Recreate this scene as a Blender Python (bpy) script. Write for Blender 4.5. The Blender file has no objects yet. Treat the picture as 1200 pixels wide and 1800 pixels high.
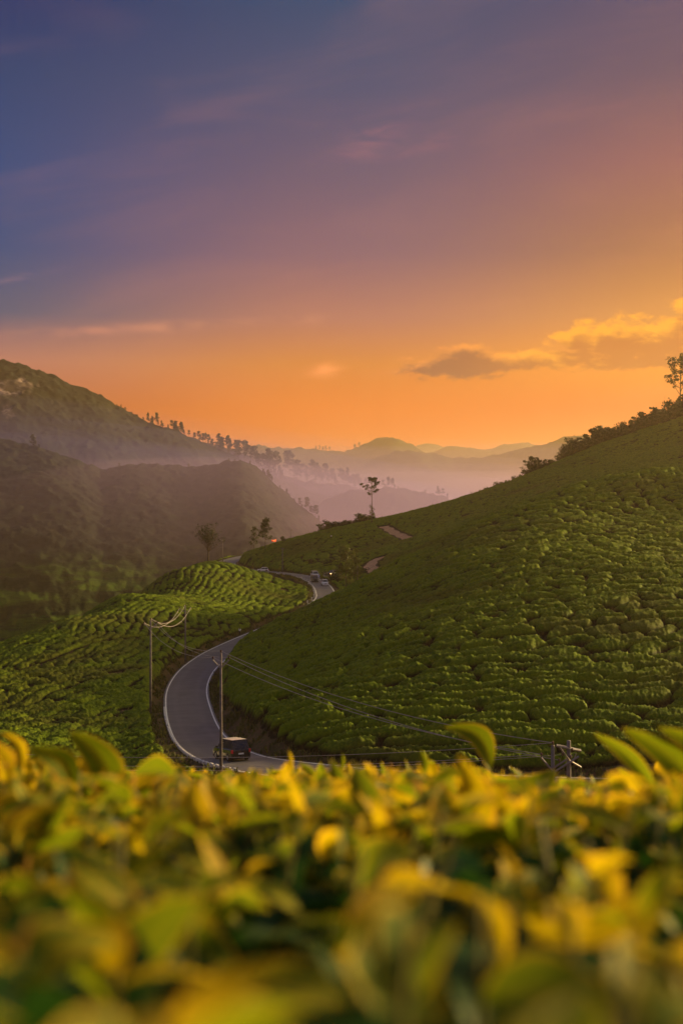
import bpy, bmesh, math, random, time
import numpy as np
from mathutils import Vector, Matrix, Euler
T0 = time.time()
R = math.radians
rnd = random.Random(7)
SC = bpy.context.scene
COL = SC.collection

# ------------------------------------------------------------------ camera
F = 2200.0; HX = 600.0; HY = 850.0          # focal length in photo pixels, principal column, horizon row
cd = bpy.data.cameras.new('camera'); cam = bpy.data.objects.new('camera', cd); COL.objects.link(cam)
cam.location = (0, 0, 0); cam.rotation_euler = (R(90), 0, 0)
cd.sensor_fit = 'VERTICAL'; cd.sensor_height = 36.0; cd.lens = 44.0
cd.shift_y = (HY - 900.0) / 1800.0
cd.clip_start = 0.05; cd.clip_end = 60000
cd.dof.use_dof = True; cd.dof.focus_distance = 30.0; cd.dof.aperture_fstop = 4.6
SC.camera = cam

# ------------------------------------------------------------------ light
SUN_AZ, SUN_EL = 56.0, 12.5
sd = Vector((math.sin(R(SUN_AZ)) * math.cos(R(SUN_EL)), math.cos(R(SUN_AZ)) * math.cos(R(SUN_EL)), math.sin(R(SUN_EL))))
sl = bpy.data.lights.new('sun', 'SUN'); sun = bpy.data.objects.new('sun', sl); COL.objects.link(sun)
sl.energy = 5.0; sl.angle = R(4.0); sl.color = (1.0, 0.70, 0.32)
sun.rotation_euler = (-sd).to_track_quat('-Z', 'Y').to_euler()
sun.location = (0, 0, 60)

SC.view_settings.view_transform = 'Standard'; SC.view_settings.look = 'None'
EXPO = 1.05
SC.view_settings.exposure = EXPO; SC.view_settings.gamma = 1.0
SC.view_settings.use_curve_mapping = False
SC.cycles.volume_bounces = 1; SC.cycles.max_bounces = 7
SC.cycles.diffuse_bounces = 3; SC.cycles.transmission_bounces = 4; SC.cycles.transparent_max_bounces = 12
SC.cycles.use_denoising = True; SC.cycles.sample_clamp_indirect = 1.5; SC.cycles.sample_clamp_direct = 12.0

def lin(c):
    o = []
    for v in c[:3]:
        v /= 255.0
        o.append(v / 12.92 if v <= 0.04045 else ((v + 0.055) / 1.055) ** 2.4)
    return tuple(o)

class NT:
    """tiny node-tree writer"""
    def __init__(s, t): s.t = t; s.n = t.nodes; s.l = t.links
    def new(s, k, **kw):
        n = s.n.new(k)
        for a, b in kw.items(): setattr(n, a, b)
        return n
    def put(s, sock, v):
        if isinstance(v, bpy.types.NodeSocket): s.l.new(v, sock)
        elif v is not None: sock.default_value = v
    def m(s, op, a, b=None, c=None, clamp=False):
        n = s.new('ShaderNodeMath', operation=op, use_clamp=clamp)
        s.put(n.inputs[0], a)
        if b is not None: s.put(n.inputs[1], b)
        if c is not None: s.put(n.inputs[2], c)
        return n.outputs[0]
    def ss(s, x, lo, hi, a=0.0, b=1.0):
        n = s.new('ShaderNodeMapRange', interpolation_type='SMOOTHSTEP')
        s.put(n.inputs['Value'], x); s.put(n.inputs['From Min'], lo); s.put(n.inputs['From Max'], hi)
        s.put(n.inputs['To Min'], a); s.put(n.inputs['To Max'], b)
        return n.outputs[0]
    def mix(s, f, a, b, mode='MIX'):
        n = s.new('ShaderNodeMix', data_type='RGBA', blend_type=mode)
        s.put(n.inputs[0], f)
        s.put(n.inputs[6], (*a, 1) if isinstance(a, tuple) and len(a) == 3 else a)
        s.put(n.inputs[7], (*b, 1) if isinstance(b, tuple) and len(b) == 3 else b)
        return n.outputs[2]
    def noise(s, vec=None, scale=5, detail=4, rough=0.5, dist=0.0):
        n = s.new('ShaderNodeTexNoise')
        if vec is not None: s.l.new(vec, n.inputs['Vector'])
        n.inputs['Scale'].default_value = scale; n.inputs['Detail'].default_value = detail
        n.inputs['Roughness'].default_value = rough; n.inputs['Distortion'].default_value = dist
        return n.outputs[0]
    def ramp(s, f, stops):
        n = s.new('ShaderNodeValToRGB'); e = n.color_ramp.elements
        while len(e) > 1: e.remove(e[0])
        e[0].position = stops[0][0]; e[0].color = (*stops[0][1], 1)
        for p, c in stops[1:]:
            k = e.new(p); k.color = (*c, 1)
        s.put(n.inputs[0], f)
        return n.outputs[0]

# ---- world: dusk sky (a function of direction only) with a low band of cloud
W = bpy.data.worlds.new('World'); SC.world = W; W.use_nodes = True
w = NT(W.node_tree); w.n.clear()
tc = w.new('ShaderNodeTexCoord'); sp = w.new('ShaderNodeSeparateXYZ'); w.l.new(tc.outputs['Generated'], sp.inputs[0])
x_, y_, z_ = sp.outputs
az = w.m('ARCTAN2', x_, y_)
hor = w.m('SQRT', w.m('ADD', w.m('MULTIPLY', x_, x_), w.m('MULTIPLY', y_, y_)))
el = w.m('ARCTAN2', z_, hor)
# haze-compensated dusk colours, rows are photo rows
rows =  [790, 720, 640, 560, 450, 300, 150, 0, -400, -1400]  # last two rows, overhead, raised as added fill light
LC = [(186, 80, 30), (170, 75, 38), (172, 109, 93), (64, 76, 107), (2, 62, 114), (2, 59, 113), (2, 52, 101), (2, 37, 92), (86, 94, 124), (96, 106, 128)]
CC = [(228, 98, 8), (224, 106, 2), (201, 116, 44), (163, 102, 89), (118, 82, 101), (86, 72, 102), (49, 64, 103), (2, 58, 101), (86, 94, 124), (96, 106, 128)]
RC = [(222, 98, 6), (214, 92, 6), (234, 140, 30), (196, 124, 54), (143, 87, 61), (125, 72, 83), (76, 57, 90), (52, 52, 95), (86, 94, 124), (96, 106, 128)]
EMAX = 1.2
def stops(cols): return [(max(0.0, math.atan((850 - r) / F)) / EMAX, lin(c)) for r, c in zip(rows, cols)]
ef = w.m('DIVIDE', w.m('MAXIMUM', el, 0.0), EMAX)
cl_, cc_, cr_ = (w.ramp(ef, stops(c)) for c in (LC, CC, RC))
fl = w.ss(az, R(-17), R(0)); fr = w.ss(az, R(0), R(17))
sky = w.mix(fr, w.mix(fl, cl_, cc_), cr_)
# away from the sunset the sky is paler, brightened as fill for camera-facing slopes
absaz = w.m('ABSOLUTE', w.m('SUBTRACT', az, R(SUN_AZ)))
sky = w.mix(w.ss(absaz, R(72), R(160), 0.0, 0.9), sky, w.ramp(ef, [(0, lin((206, 170, 156))), (0.3, lin((142, 142, 156))), (1, lin((104, 114, 134)))]))
# warm aureole round the unseen sun, boosted as soft fill for the hills
dn = w.new('ShaderNodeVectorMath', operation='DOT_PRODUCT'); w.l.new(tc.outputs['Generated'], dn.inputs[0]); dn.inputs[1].default_value = sd
au = w.m('POWER', w.m('MAXIMUM', dn.outputs['Value'], 0.0), 34.0)
sky = w.mix(1.0, sky, w.mix(au, (0, 0, 0), (17.0, 13.6, 3.0)), 'ADD')
# thin high streaks
cv = w.new('ShaderNodeCombineXYZ'); w.put(cv.inputs[0], w.m('MULTIPLY', az, 3.0)); w.put(cv.inputs[1], w.m('ADD', w.m('MULTIPLY', el, 14.0), w.m('MULTIPLY', az, -2.2)))
st = w.ss(w.noise(cv.outputs[0], 1.6, 5, 0.55, 0.6), 0.46, 0.78)
sky = w.mix(w.m('MULTIPLY', st, 0.07), sky, lin((236, 150, 112)))
def streak(px, py, hw, hh, tilt, col, amt, k):
    a0 = math.atan((px - 600) / F); e0 = math.atan((850 - py) / F)
    da = w.m('SUBTRACT', az, a0)
    de = w.m('SUBTRACT', w.m('SUBTRACT', el, e0), w.m('MULTIPLY', da, tilt))
    q = w.m('ADD', w.m('POWER', w.m('DIVIDE', da, hw / F), 2.0), w.m('POWER', w.m('DIVIDE', de, hh / F), 2.0))
    g = w.m('EXPONENT', w.m('MULTIPLY', q, -1.0))
    v = w.new('ShaderNodeCombineXYZ'); w.put(v.inputs[0], w.m('MULTIPLY', az, 16.0)); w.put(v.inputs[1], w.m('MULTIPLY', el, 55.0)); v.inputs[2].default_value = k
    nn = w.ss(w.noise(v.outputs[0], 1.0, 6, 0.6, 0.9), 0.34, 0.72)
    return w.m('MULTIPLY', w.m('MULTIPLY', g, nn), amt)
for a in ((665, 235, 60, 26, 0.3, (200,120,120), 0.30, 1.), (700, 262, 110, 16, 0.1, (200,120,120), 0.2, 5.), (330, 575, 210, 9, 0.06, (232,150,110), 0.5, 2.), (130, 592, 90, 8, 0.1, (226,140,110), 0.5, 9.),
          (40, 498, 60, 5, 0.25, (170,120,130), 0.5, 3.), (572, 650, 26, 12, 0.1, (255,150,80), 0.9, 4.), (650, 655, 120, 8, 0.0, (225,120,70), 0.4, 6.)):
    sky = w.mix(streak(*a), sky, lin(a[5]))
# cumulus band: soft blobs broken by noise, lit from above/behind
BL = [(800,646,92,19,1.1),(760,645,60,13,.8),(872,638,90,16,1.0),(818,622,40,16,.95),(950,632,95,15,.95),(1030,600,60,20,1.0),(1090,602,86,32,1.15),(1150,604,72,30,1.1),(1090,640,140,15,.95),(1010,634,100,14,.95),
      (1190,583,40,16,1.),(1196,548,26,14,.9),(1260,600,90,30,1.),(1400,590,90,22,.8),(1560,600,110,20,.7),(705,652,30,6,.5)]
def density(eofs):
    e2 = w.m('ADD', el, eofs); tot = None
    for px, py, hw, hh, wt in BL:
        a0 = math.atan((px - 600) / F); e0 = math.atan((850 - py) / F)
        q = w.m('ADD', w.m('POWER', w.m('DIVIDE', w.m('SUBTRACT', az, a0), hw / F), 2.0), w.m('POWER', w.m('DIVIDE', w.m('SUBTRACT', e2, e0), hh / F), 2.0))
        g = w.m('MULTIPLY', w.m('EXPONENT', w.m('MULTIPLY', q, -0.8)), wt)
        tot = g if tot is None else w.m('MAXIMUM', tot, g)
    v = w.new('ShaderNodeCombineXYZ'); w.put(v.inputs[0], w.m('MULTIPLY', az, 52.0)); w.put(v.inputs[1], w.m('MULTIPLY', e2, 100.0))
    n = w.noise(v.outputs[0], 1.0, 9, 0.62, 0.35)
    return w.m('ADD', tot, w.m('MULTIPLY', w.m('MULTIPLY', w.m('SUBTRACT', n, 0.5), 2.15), w.m('MINIMUM', w.m('MULTIPLY', tot, 3.0), 1.0)))
d0 = density(0.0); d1 = density(0.0052); d2 = density(0.013)
mask = w.ss(d0, 0.22, 0.72)
side0 = w.ss(az, R(5.5), R(11), -0.20, 0.20)
shade = w.ss(w.m('SUBTRACT', w.m('ADD', w.m('MULTIPLY', d1, 0.5), w.m('MULTIPLY', d2, 0.5)), side0), 0.05, 0.66)
side = w.ss(az, R(4), R(11))          # the left cloud is nearer and browner than the lit bank on the right
dark = w.mix(side, lin((132, 74, 56)), lin((176, 96, 36)))
ccol = w.mix(shade, w.mix(side, lin((252, 150, 62)), lin((250, 162, 34))), dark)
sky = w.mix(w.m('MULTIPLY', mask, 0.93), sky, ccol)
nis = w.new('ShaderNodeTexSky', sky_type='NISHITA'); nis.sun_disc = False
nis.sun_elevation = R(SUN_EL); nis.sun_rotation = R(SUN_AZ); nis.altitude = 1500
sky = w.mix(1.0, sky, w.mix(1.0, nis.outputs[0], (0.0025, 0.0025, 0.002), 'MULTIPLY'), 'ADD')
bg = w.new('ShaderNodeBackground'); w.l.new(sky, bg.inputs[0]); bg.inputs[1].default_value = 1.15 * 2**-EXPO
wo = w.new('ShaderNodeOutputWorld'); w.l.new(bg.outputs[0], wo.inputs[0])
W.cycles.sampling_method = 'MANUAL'; W.cycles.sample_map_resolution = 1024

HAZE_D = 0.00013
HAZE_COL = (0.72, 0.54, 0.36)
HAZE_G = 0.6

# ------------------------------------------------------------------ object helpers
def tag(o, label=None, cat=None, group=None, kind=None):
    if label: o['label'] = label
    if cat: o['category'] = cat
    if group: o['group'] = group
    if kind: o['kind'] = kind
    return o
def empty(name, loc=(0, 0, 0), rz=0.0):
    o = bpy.data.objects.new(name, None); COL.objects.link(o)
    o.location = loc; o.rotation_euler = (0, 0, rz); o.empty_display_size = 0.5
    return o
def link(name, me, parent=None, mat=None):
    o = bpy.data.objects.new(name, me); COL.objects.link(o)
    if mat is not None and not me.materials: me.materials.append(mat)
    if parent is not None: o.parent = parent
    return o
def mesh_np(name, V, Fq, smooth=True):
    V = np.asarray(V, dtype=np.float32); Fq = np.asarray(Fq, dtype=np.int32); k = Fq.shape[1]
    me = bpy.data.meshes.new(name)
    me.vertices.add(len(V)); me.vertices.foreach_set('co', V.ravel())
    me.loops.add(Fq.size); me.loops.foreach_set('vertex_index', Fq.ravel())
    me.polygons.add(len(Fq)); me.polygons.foreach_set('loop_start', np.arange(0, Fq.size, k, dtype=np.int32))
    me.update(calc_edges=True)
    if smooth: me.polygons.foreach_set('use_smooth', np.ones(len(Fq), dtype=bool))
    me.validate()
    return me
def attr(me, name, vals):
    a = me.attributes.new(name, 'FLOAT', 'POINT'); a.data.foreach_set('value', np.asarray(vals, dtype=np.float32))
def copy_tree(o, parent=None):
    c = o.copy(); COL.objects.link(c); c.parent = parent
    for ch in list(o.children): copy_tree(ch, c)
    return c
class MB:
    def __init__(s): s.v = []; s.f = []
    def add(s, v, f):
        b = len(s.v); s.v += [tuple(p) for p in v]; s.f += [tuple(i + b for i in q) for q in f]; return s
    def box(s, c, h, rot=None):
        c = Vector(c); pts = []
        for sx in (-1, 1):
            for sy in (-1, 1):
                for sz in (-1, 1):
                    p = Vector((sx * h[0], sy * h[1], sz * h[2]))
                    if rot is not None: p = rot @ p
                    pts.append(c + p)
        return s.add(pts, [(0,1,3,2),(4,6,7,5),(0,4,5,1),(2,3,7,6),(0,2,6,4),(1,5,7,3)])
    def tube(s, pts, rad, n=6, cap=True):
        pts = [Vector(p) for p in pts]; rings = []
        if not hasattr(rad, '__len__'): rad = [rad] * len(pts)
        for i, p in enumerate(pts):
            d = (pts[min(i + 1, len(pts) - 1)] - pts[max(i - 1, 0)]).normalized()
            a = d.cross(Vector((0.31, 0.92, 0.21)) if abs(d.z) > 0.8 else Vector((0, 0, 1))).normalized(); b = d.cross(a)
            rings.append([p + (a * math.cos(2*math.pi*k/n) + b * math.sin(2*math.pi*k/n)) * rad[i] for k in range(n)])
        v = [q for r in rings for q in r]; f = []
        for i in range(len(pts) - 1):
            for k in range(n):
                f.append((i*n+k, i*n+(k+1)%n, (i+1)*n+(k+1)%n, (i+1)*n+k))
        if cap: f.append(tuple(range(n))[::-1]); f.append(tuple((len(pts)-1)*n + k for k in range(n)))
        return s.add(v, f)
    def mesh(s, name, smooth=False):
        me = bpy.data.meshes.new(name); me.from_pydata(s.v, [], s.f); me.update()
        if smooth:
            me.polygons.foreach_set('use_smooth', [True] * len(me.polygons))
        return me
    def build(s, name, mat, parent=None, smooth=False):
        return link(name, s.mesh(name, smooth), parent, mat)

# ------------------------------------------------------------------ noise (numpy)
def _h(ix, iy, s=0):
    n = (ix.astype(np.int64) * 374761393 + iy.astype(np.int64) * 668265263 + s * 1442695041) & 0xffffffff
    n = ((n ^ (n >> 13)) * 1274126177) & 0xffffffff
    n = ((n ^ (n >> 16)) * 2246822519) & 0xffffffff
    return ((n ^ (n >> 15)) & 0xffffff) / float(0xffffff)
def vnoise(x, y, s=0):
    ix = np.floor(x); iy = np.floor(y); fx = x - ix; fy = y - iy
    fx = fx*fx*fx*(fx*(fx*6-15)+10); fy = fy*fy*fy*(fy*(fy*6-15)+10)
    a = _h(ix, iy, s); b = _h(ix+1, iy, s); c = _h(ix, iy+1, s); d = _h(ix+1, iy+1, s)
    return (a*(1-fx)+b*fx)*(1-fy) + (c*(1-fx)+d*fx)*fy - 0.5
def fbm(x, y, s=0, o=4):
    t = 0; a = 1.0
    for k in range(o):
        t = t + a * vnoise(x * 2**k + 17.3*k, y * 2**k - 9.1*k, s + k); a *= 0.5
    return t
def sstep(x, a, b):
    t = np.clip((x - a) / (b - a), 0, 1); return t * t * (3 - 2 * t)

# ------------------------------------------------------------------ terrain
def P(px, py, D): return Vector(((px - HX) * D / F, D, -(py - HY) * D / F))
class Surf:
    """thin-plate surface through points placed in the world"""
    def __init__(s, pix, world=()):
        pts = [tuple(P(*p)) for p in pix] + list(world)
        A = np.array(pts); s.c = A[:, :2] / 100.0; z = A[:, 2]; n = len(A)
        r = np.hypot(s.c[:, None, 0] - s.c[None, :, 0], s.c[:, None, 1] - s.c[None, :, 1])
        K = s.phi(r) + np.eye(n) * 0.004
        Pm = np.c_[np.ones(n), s.c]; M = np.block([[K, Pm], [Pm.T, np.zeros((3, 3))]])
        sol = np.linalg.solve(M, np.r_[z, 0, 0, 0]); s.w = sol[:n]; s.a = sol[n:]
    @staticmethod
    def phi(r): return np.where(r > 1e-9, r * r * np.log(np.maximum(r, 1e-9)), 0)
    def __call__(s, X, Y):
        x = np.asarray(X, float).ravel() / 100; y = np.asarray(Y, float).ravel() / 100
        o = s.a[0] + s.a[1]*x + s.a[2]*y
        for (cx, cy), wt in zip(s.c, s.w):
            o += wt * s.phi(np.hypot(x - cx, y - cy))
        return o.reshape(np.shape(X))
# right-hand tea hill: bank top, slope, crest, back
SA = Surf([(380,1255,165),(400,1225,172),(400,1150,214),(455,1240,140),(455,1112,230),(500,1258,130),(500,1170,170),(500,1092,240),(560,1272,120),(560,1160,165),(560,1068,250),(600,1045,255),
           (660,1012,262),(700,1283,112),(700,1160,150),(700,1070,200),(700,985,268),(800,1288,110),(800,1130,150),(800,1020,205),(800,935,285),(900,895,300),(1000,1300,105),(1000,1130,145),(1000,975,210),(1000,860,310),
           (1100,842,320),(1200,1320,100),(1200,1120,145),(1200,985,210),(1200,900,270),(1200,836,330),(1350,1320,100),(1350,960,220),(1350,815,340),(400,1170,262),(455,1140,272),(560,1105,290),(700,1030,315),(850,985,330),(1000,930,355),(1200,870,380),(1350,850,390)],
          [(95,100,-21),(140,110,-18),(150,200,3),(190,330,16),(160,420,6),(-60,230,-48),(-80,150,-50),(60,480,-40),(-20,400,-55)])
# back hill with the knoll
SB = Surf([(405,984,510),(450,970,490),(500,958,482),(560,945,470),(600,941,466),(640,934,466),(690,926,472),(750,903,485),(800,885,495),(850,867,505),(940,832,525),(1040,787,545),(1130,757,555),(1200,737,565),
           (450,990,462),(500,985,446),(560,972,440),(600,988,412),(640,985,405),(600,1040,350),(640,1030,352),(640,958,440),(700,985,385),(700,945,440),(750,940,430),(800,938,400),(850,905,440),(900,893,420),(1000,860,425),(1000,832,475),(1100,835,425),(1200,815,430),
           (1200,780,490),(1350,745,470),(450,1030,620),(560,1020,620),(690,1010,620),(850,960,640),(1000,920,660),(1200,870,700)],
          [(-12,290,-30),(5,310,-30),(30,330,-28),(70,360,-20),(190,430,18),(230,560,46),(280,470,30),(300,640,40),(-80,520,-48),(-60,620,-75),(150,300,-10),(-8,345,-31),(-25,380,-32)])
# left tea hill
SCl = Surf([(0,1345,118),(0,1255,165),(0,1190,196),(0,1140,222),(100,1340,122),(100,1240,168),(100,1160,208),(100,1095,246),(200,1335,125),(200,1230,172),(200,1127,225),(200,1050,280),(265,1242,165),(270,1180,190),(300,1122,238),(300,1055,285),(300,1005,325),
            (355,988,355),(385,992,372),(400,1002,385),(450,1013,365),(450,1012,395),(420,1012,365),(500,1019,372),(325,1148,222),(385,1122,248),(420,1100,262),(420,1050,310),(420,1008,392),(480,1014,392),(480,1050,320),(520,1060,310),(520,1026,368),(545,1035,345),(560,1055,318),
            (-150,1340,118),(-150,1200,185),(-150,1190,220),(0,1200,262),(100,1170,300),(200,1130,345),(300,1080,390),(355,1060,420)],
           [(-95,190,-34),(-110,250,-48),(-95,330,-62),(-75,420,-70),(-40,150,-29.5),(0,130,-27),(0,200,-31),(10,280,-31),(-50,500,-62),(20,380,-34)])
BASE_FAR = -92.0
def base(X, Y):
    r = np.hypot(X, Y)
    cam_hill = -1.55 - 0.02*r - 0.245 * np.maximum(r - 2.5, 0) - 0.0*X
    n = fbm(X/260.0, Y/260.0, 3, 4) * 22 * sstep(r, 500, 1200)
    cam_hill = np.maximum(cam_hill, -24.6 + 0.02*np.abs(X))
    low = BASE_FAR + n
    t = sstep(r, 95, 210)
    return cam_hill * (1 - t) + low * t
def behind(X, Y):
    r = np.hypot(X, Y)
    return -1.55 + 0.10 * np.minimum(r, 200) * 0.6 + fbm(X/60.0, Y/60.0, 9, 3) * 4 * sstep(r, 15, 60)
def terrain_raw(X, Y):
    X = np.asarray(X, float); Y = np.asarray(Y, float)
    a = np.arctan2(X, np.maximum(Y, 1e-3)); r = np.hypot(X, Y)
    b = base(X, Y)
    z = b.copy()
    near = (r > 85) & (r < 900) & (Y > 0) & (np.abs(a) < R(55))
    if near.any():
        xs, ys = X[near], Y[near]
        zz = np.maximum(np.maximum(SA(xs, ys), SB(xs, ys)), SCl(xs, ys))
        aa = a[near]; rr = r[near]
        wgt = (1 - sstep(rr, 640, 850)) * (1 - sstep(aa, R(38), R(54))) * (1 - sstep(-aa, R(26), R(46)))
        nr = sstep(rr, 88, 98)
        bb = b[near]
        t = wgt
        zm = np.maximum(zz, BASE_FAR)
        z[near] = bb * (1 - nr * t) + zm * nr * t
    bk = sstep(-Y, -2.0, 30.0) * (1 - sstep(r, 400, 900))
    return z * (1 - bk) + behind(X, Y) * bk
# ---- road centre line: (px, py, distance, width)
ROAD = [(1900,1370,92,6.2),(1500,1384,89,6.2),(1200,1388,89,6.2),(1000,1384,90,6.2),(800,1376,92,6.2),(650,1367,95,6.2),(560,1358,99,6.2),(490,1349,103,6.0),(437,1341,107,5.9),(402,1331,112,5.8),(370,1314,122,5.6),(346,1288,139,5.6),(332,1250,162,5.9),
        (329,1212,188,6.0),(345,1180,211,6.0),(376,1154,229,6.0),(415,1133,243,5.9),(455,1115,257,5.6),(500,1095,273,5.4),(545,1073,291,5.2),(571,1053,308,5.0),(571,1040,328,4.9),(564,1029,348,4.9),(551,1020,367,4.9),(532,1013,387,4.9),(500,1008,410,4.9),
        (462,1004.5,432,4.9),(430,1001,455,5.0),(406,996,480,6.0),(398,990,502,7.0),(408,984.5,520,7.0),(435,977,536,6.0),(470,973,552,5.5),(520,970,575,5.5),(570,968,600,5.5)]
rp = np.array([list(P(a, b, c)) + [d] for a, b, c, d in ROAD])
def catmull(A, n=10):
    out = []
    for i in range(len(A) - 1):
        p0 = A[max(i-1, 0)]; p1 = A[i]; p2 = A[i+1]; p3 = A[min(i+2, len(A)-1)]
        for k in range(n):
            t = k / n
            out.append(0.5*((2*p1) + (-p0+p2)*t + (2*p0-5*p1+4*p2-p3)*t*t + (-p0+3*p1-3*p2+p3)*t**3))
    out.append(A[-1]); return np.array(out)
def resample(A, step):
    d = np.r_[0, np.cumsum(np.linalg.norm(np.diff(A[:, :2], axis=0), axis=1))]
    t = np.arange(0, d[-1], step)
    return np.stack([np.interp(t, d, A[:, k]) for k in range(A.shape[1])], 1)
rc = resample(catmull(rp), 1.2)
def smooth(a, n):
    k = np.ones(2*n+1)/(2*n+1); return np.convolve(np.pad(a, n, mode='edge'), k, mode='valid')
rc[:, 2] = smooth(rc[:, 2], 6); rc[:, 3] = smooth(rc[:, 3], 4)
for k in (0, 1): rc[:, k] = smooth(rc[:, k], 2)
rt = np.gradient(rc[:, :2], axis=0); rt /= np.linalg.norm(rt, axis=1)[:, None]
rn = np.stack([-rt[:, 1], rt[:, 0]], 1)          # points to the road's left while driving away from the camera
def near_line(X, Y, L, maxd=16.0):
    """distance, index and signed side of the nearest sample of polyline L"""
    X = np.asarray(X, float).ravel(); Y = np.asarray(Y, float).ravel()
    D = np.full(X.shape, 1e3); I = np.zeros(X.shape, int)
    cs = 24.0; cell = {}
    kx = np.floor(X/cs).astype(int); ky = np.floor(Y/cs).astype(int)
    for i, p in enumerate(L): cell.setdefault((int(math.floor(p[0]/cs)), int(math.floor(p[1]/cs))), []).append(i)
    key = kx.astype(np.int64)*100003 + ky
    order = np.argsort(key, kind='stable'); ks = key[order]
    uk, st = np.unique(ks, return_index=True); en = np.r_[st[1:], len(ks)]
    for u0, a, b in zip(uk, st, en):
        idx = order[a:b]; cx, cy = kx[idx[0]], ky[idx[0]]
        cand = [j for dx in (-1,0,1) for dy in (-1,0,1) for j in cell.get((cx+dx, cy+dy), [])]
        if not cand: continue
        cand = np.array(cand); Lx = L[cand, 0]; Ly = L[cand, 1]
        for c0 in range(0, len(idx), 20000):
            ii = idx[c0:c0+20000]
            d = np.hypot(X[ii][:, None]-Lx[None], Y[ii][:, None]-Ly[None]); m = d.argmin(1)
            D[ii] = d[np.arange(len(ii)), m]; I[ii] = cand[m]
    return D, I
def road_info(X, Y):
    D, I = near_line(X, Y, rc)
    x = np.asarray(X, float).ravel(); y = np.asarray(Y, float).ravel()
    side = (x - rc[I, 0])*rn[I, 0] + (y - rc[I, 1])*rn[I, 1]
    lat = np.abs(side); d = np.where(D < 900, np.maximum(np.minimum(D, lat + 0.05), np.where(D > 3+lat, D, 0)), D)
    return d, I, np.sign(side)
def terrain(X, Y):
    shp = np.shape(X); x = np.asarray(X, float).ravel(); y = np.asarray(Y, float).ravel()
    z = terrain_raw(x, y)
    d, I, s = road_info(x, y)
    hw = rc[I, 3]/2; e = d - hw
    rz = rc[I, 2] - 0.10
    up = z > rz
    wd = np.where(up, 2.2 + 0.25*np.abs(z - rz), 5.0 + 1.0*np.abs(z-rz))
    wd = np.minimum(wd, 14.0)
    t = sstep(e, 0.7, 0.7 + wd)
    z = np.where(d < 900, rz*(1-t) + z*t, z)
    return z.reshape(shp)
def hit(px, py, D0=60, D1=900, step=0.6, f=None):
    D = np.arange(D0, D1, step); X = (px-HX)*D/F; zr = -(py-HY)*D/F
    zt = (f or terrain)(X, D)
    k = np.nonzero(zt >= zr)[0]
    if len(k) == 0: return None
    i = k[0]; return Vector((X[i], D[i], zt[i]))
def zt(x, y): return float(terrain(np.array([x]), np.array([y]))[0])

# ------------------------------------------------------------------ materials
def mat(name, build):
    m = bpy.data.materials.new(name); m.use_nodes = True; t = NT(m.node_tree); t.n.clear()
    o = t.new('ShaderNodeOutputMaterial'); build(t, o, m); return m
def bsdf(t, col, rough=0.8, spec=0.3, metal=0.0, bump=None, bstr=0.3, bdist=0.05):
    b = t.new('ShaderNodeBsdfPrincipled')
    t.put(b.inputs['Base Color'], (*col, 1) if isinstance(col, tuple) else col)
    t.put(b.inputs['Roughness'], rough); t.put(b.inputs['Metallic'], metal); b.inputs['Specular IOR Level'].default_value = spec
    if bump is not None:
        k = t.new('ShaderNodeBump'); k.inputs['Strength'].default_value = bstr; k.inputs['Distance'].default_value = bdist
        t.l.new(bump, k.inputs['Height']); t.l.new(k.outputs[0], b.inputs['Normal'])
    return b
def objc(t): return t.new('ShaderNodeTexCoord').outputs['Object']
def posn(t): return t.new('ShaderNodeNewGeometry').outputs['Position']
def plain(name, col, rough=0.6, spec=0.4, metal=0.0, var=0.25, scale=3.0, bstr=0.0):
    def f(t, o, m):
        n = t.noise(objc(t), scale, 5, 0.6)
        c = t.mix(t.ss(n, 0.3, 0.7), tuple(v*(1-var) for v in col), tuple(min(1, v*(1+var)) for v in col))
        b = bsdf(t, c, rough, spec, metal, n if bstr else None, bstr, 0.03)
        t.l.new(b.outputs[0], o.inputs[0])
    return mat(name, f)
def f_soil(t, o, m):
    p = posn(t); n = t.noise(p, 0.25, 6, 0.6); n2 = t.noise(p, 2.2, 5, 0.65)
    c = t.mix(t.ss(n, 0.35, 0.65), (0.060, 0.030, 0.018), (0.110, 0.058, 0.036))
    c = t.mix(t.ss(n2, 0.45, 0.62), c, (0.045, 0.050, 0.014))
    far = t.new('ShaderNodeVectorMath', operation='LENGTH'); t.l.new(p, far.inputs[0])
    c = t.mix(t.ss(far.outputs['Value'], 520, 700), c, t.mix(t.ss(t.noise(p, 0.02, 5), .4, .6), (0.035, 0.05, 0.02), (0.06, 0.07, 0.025)))
    t.l.new(bsdf(t, c, 0.95, 0.1, 0, n2, 0.8, 0.25).outputs[0], o.inputs[0])
M_soil = mat('soil', f_soil)
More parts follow.
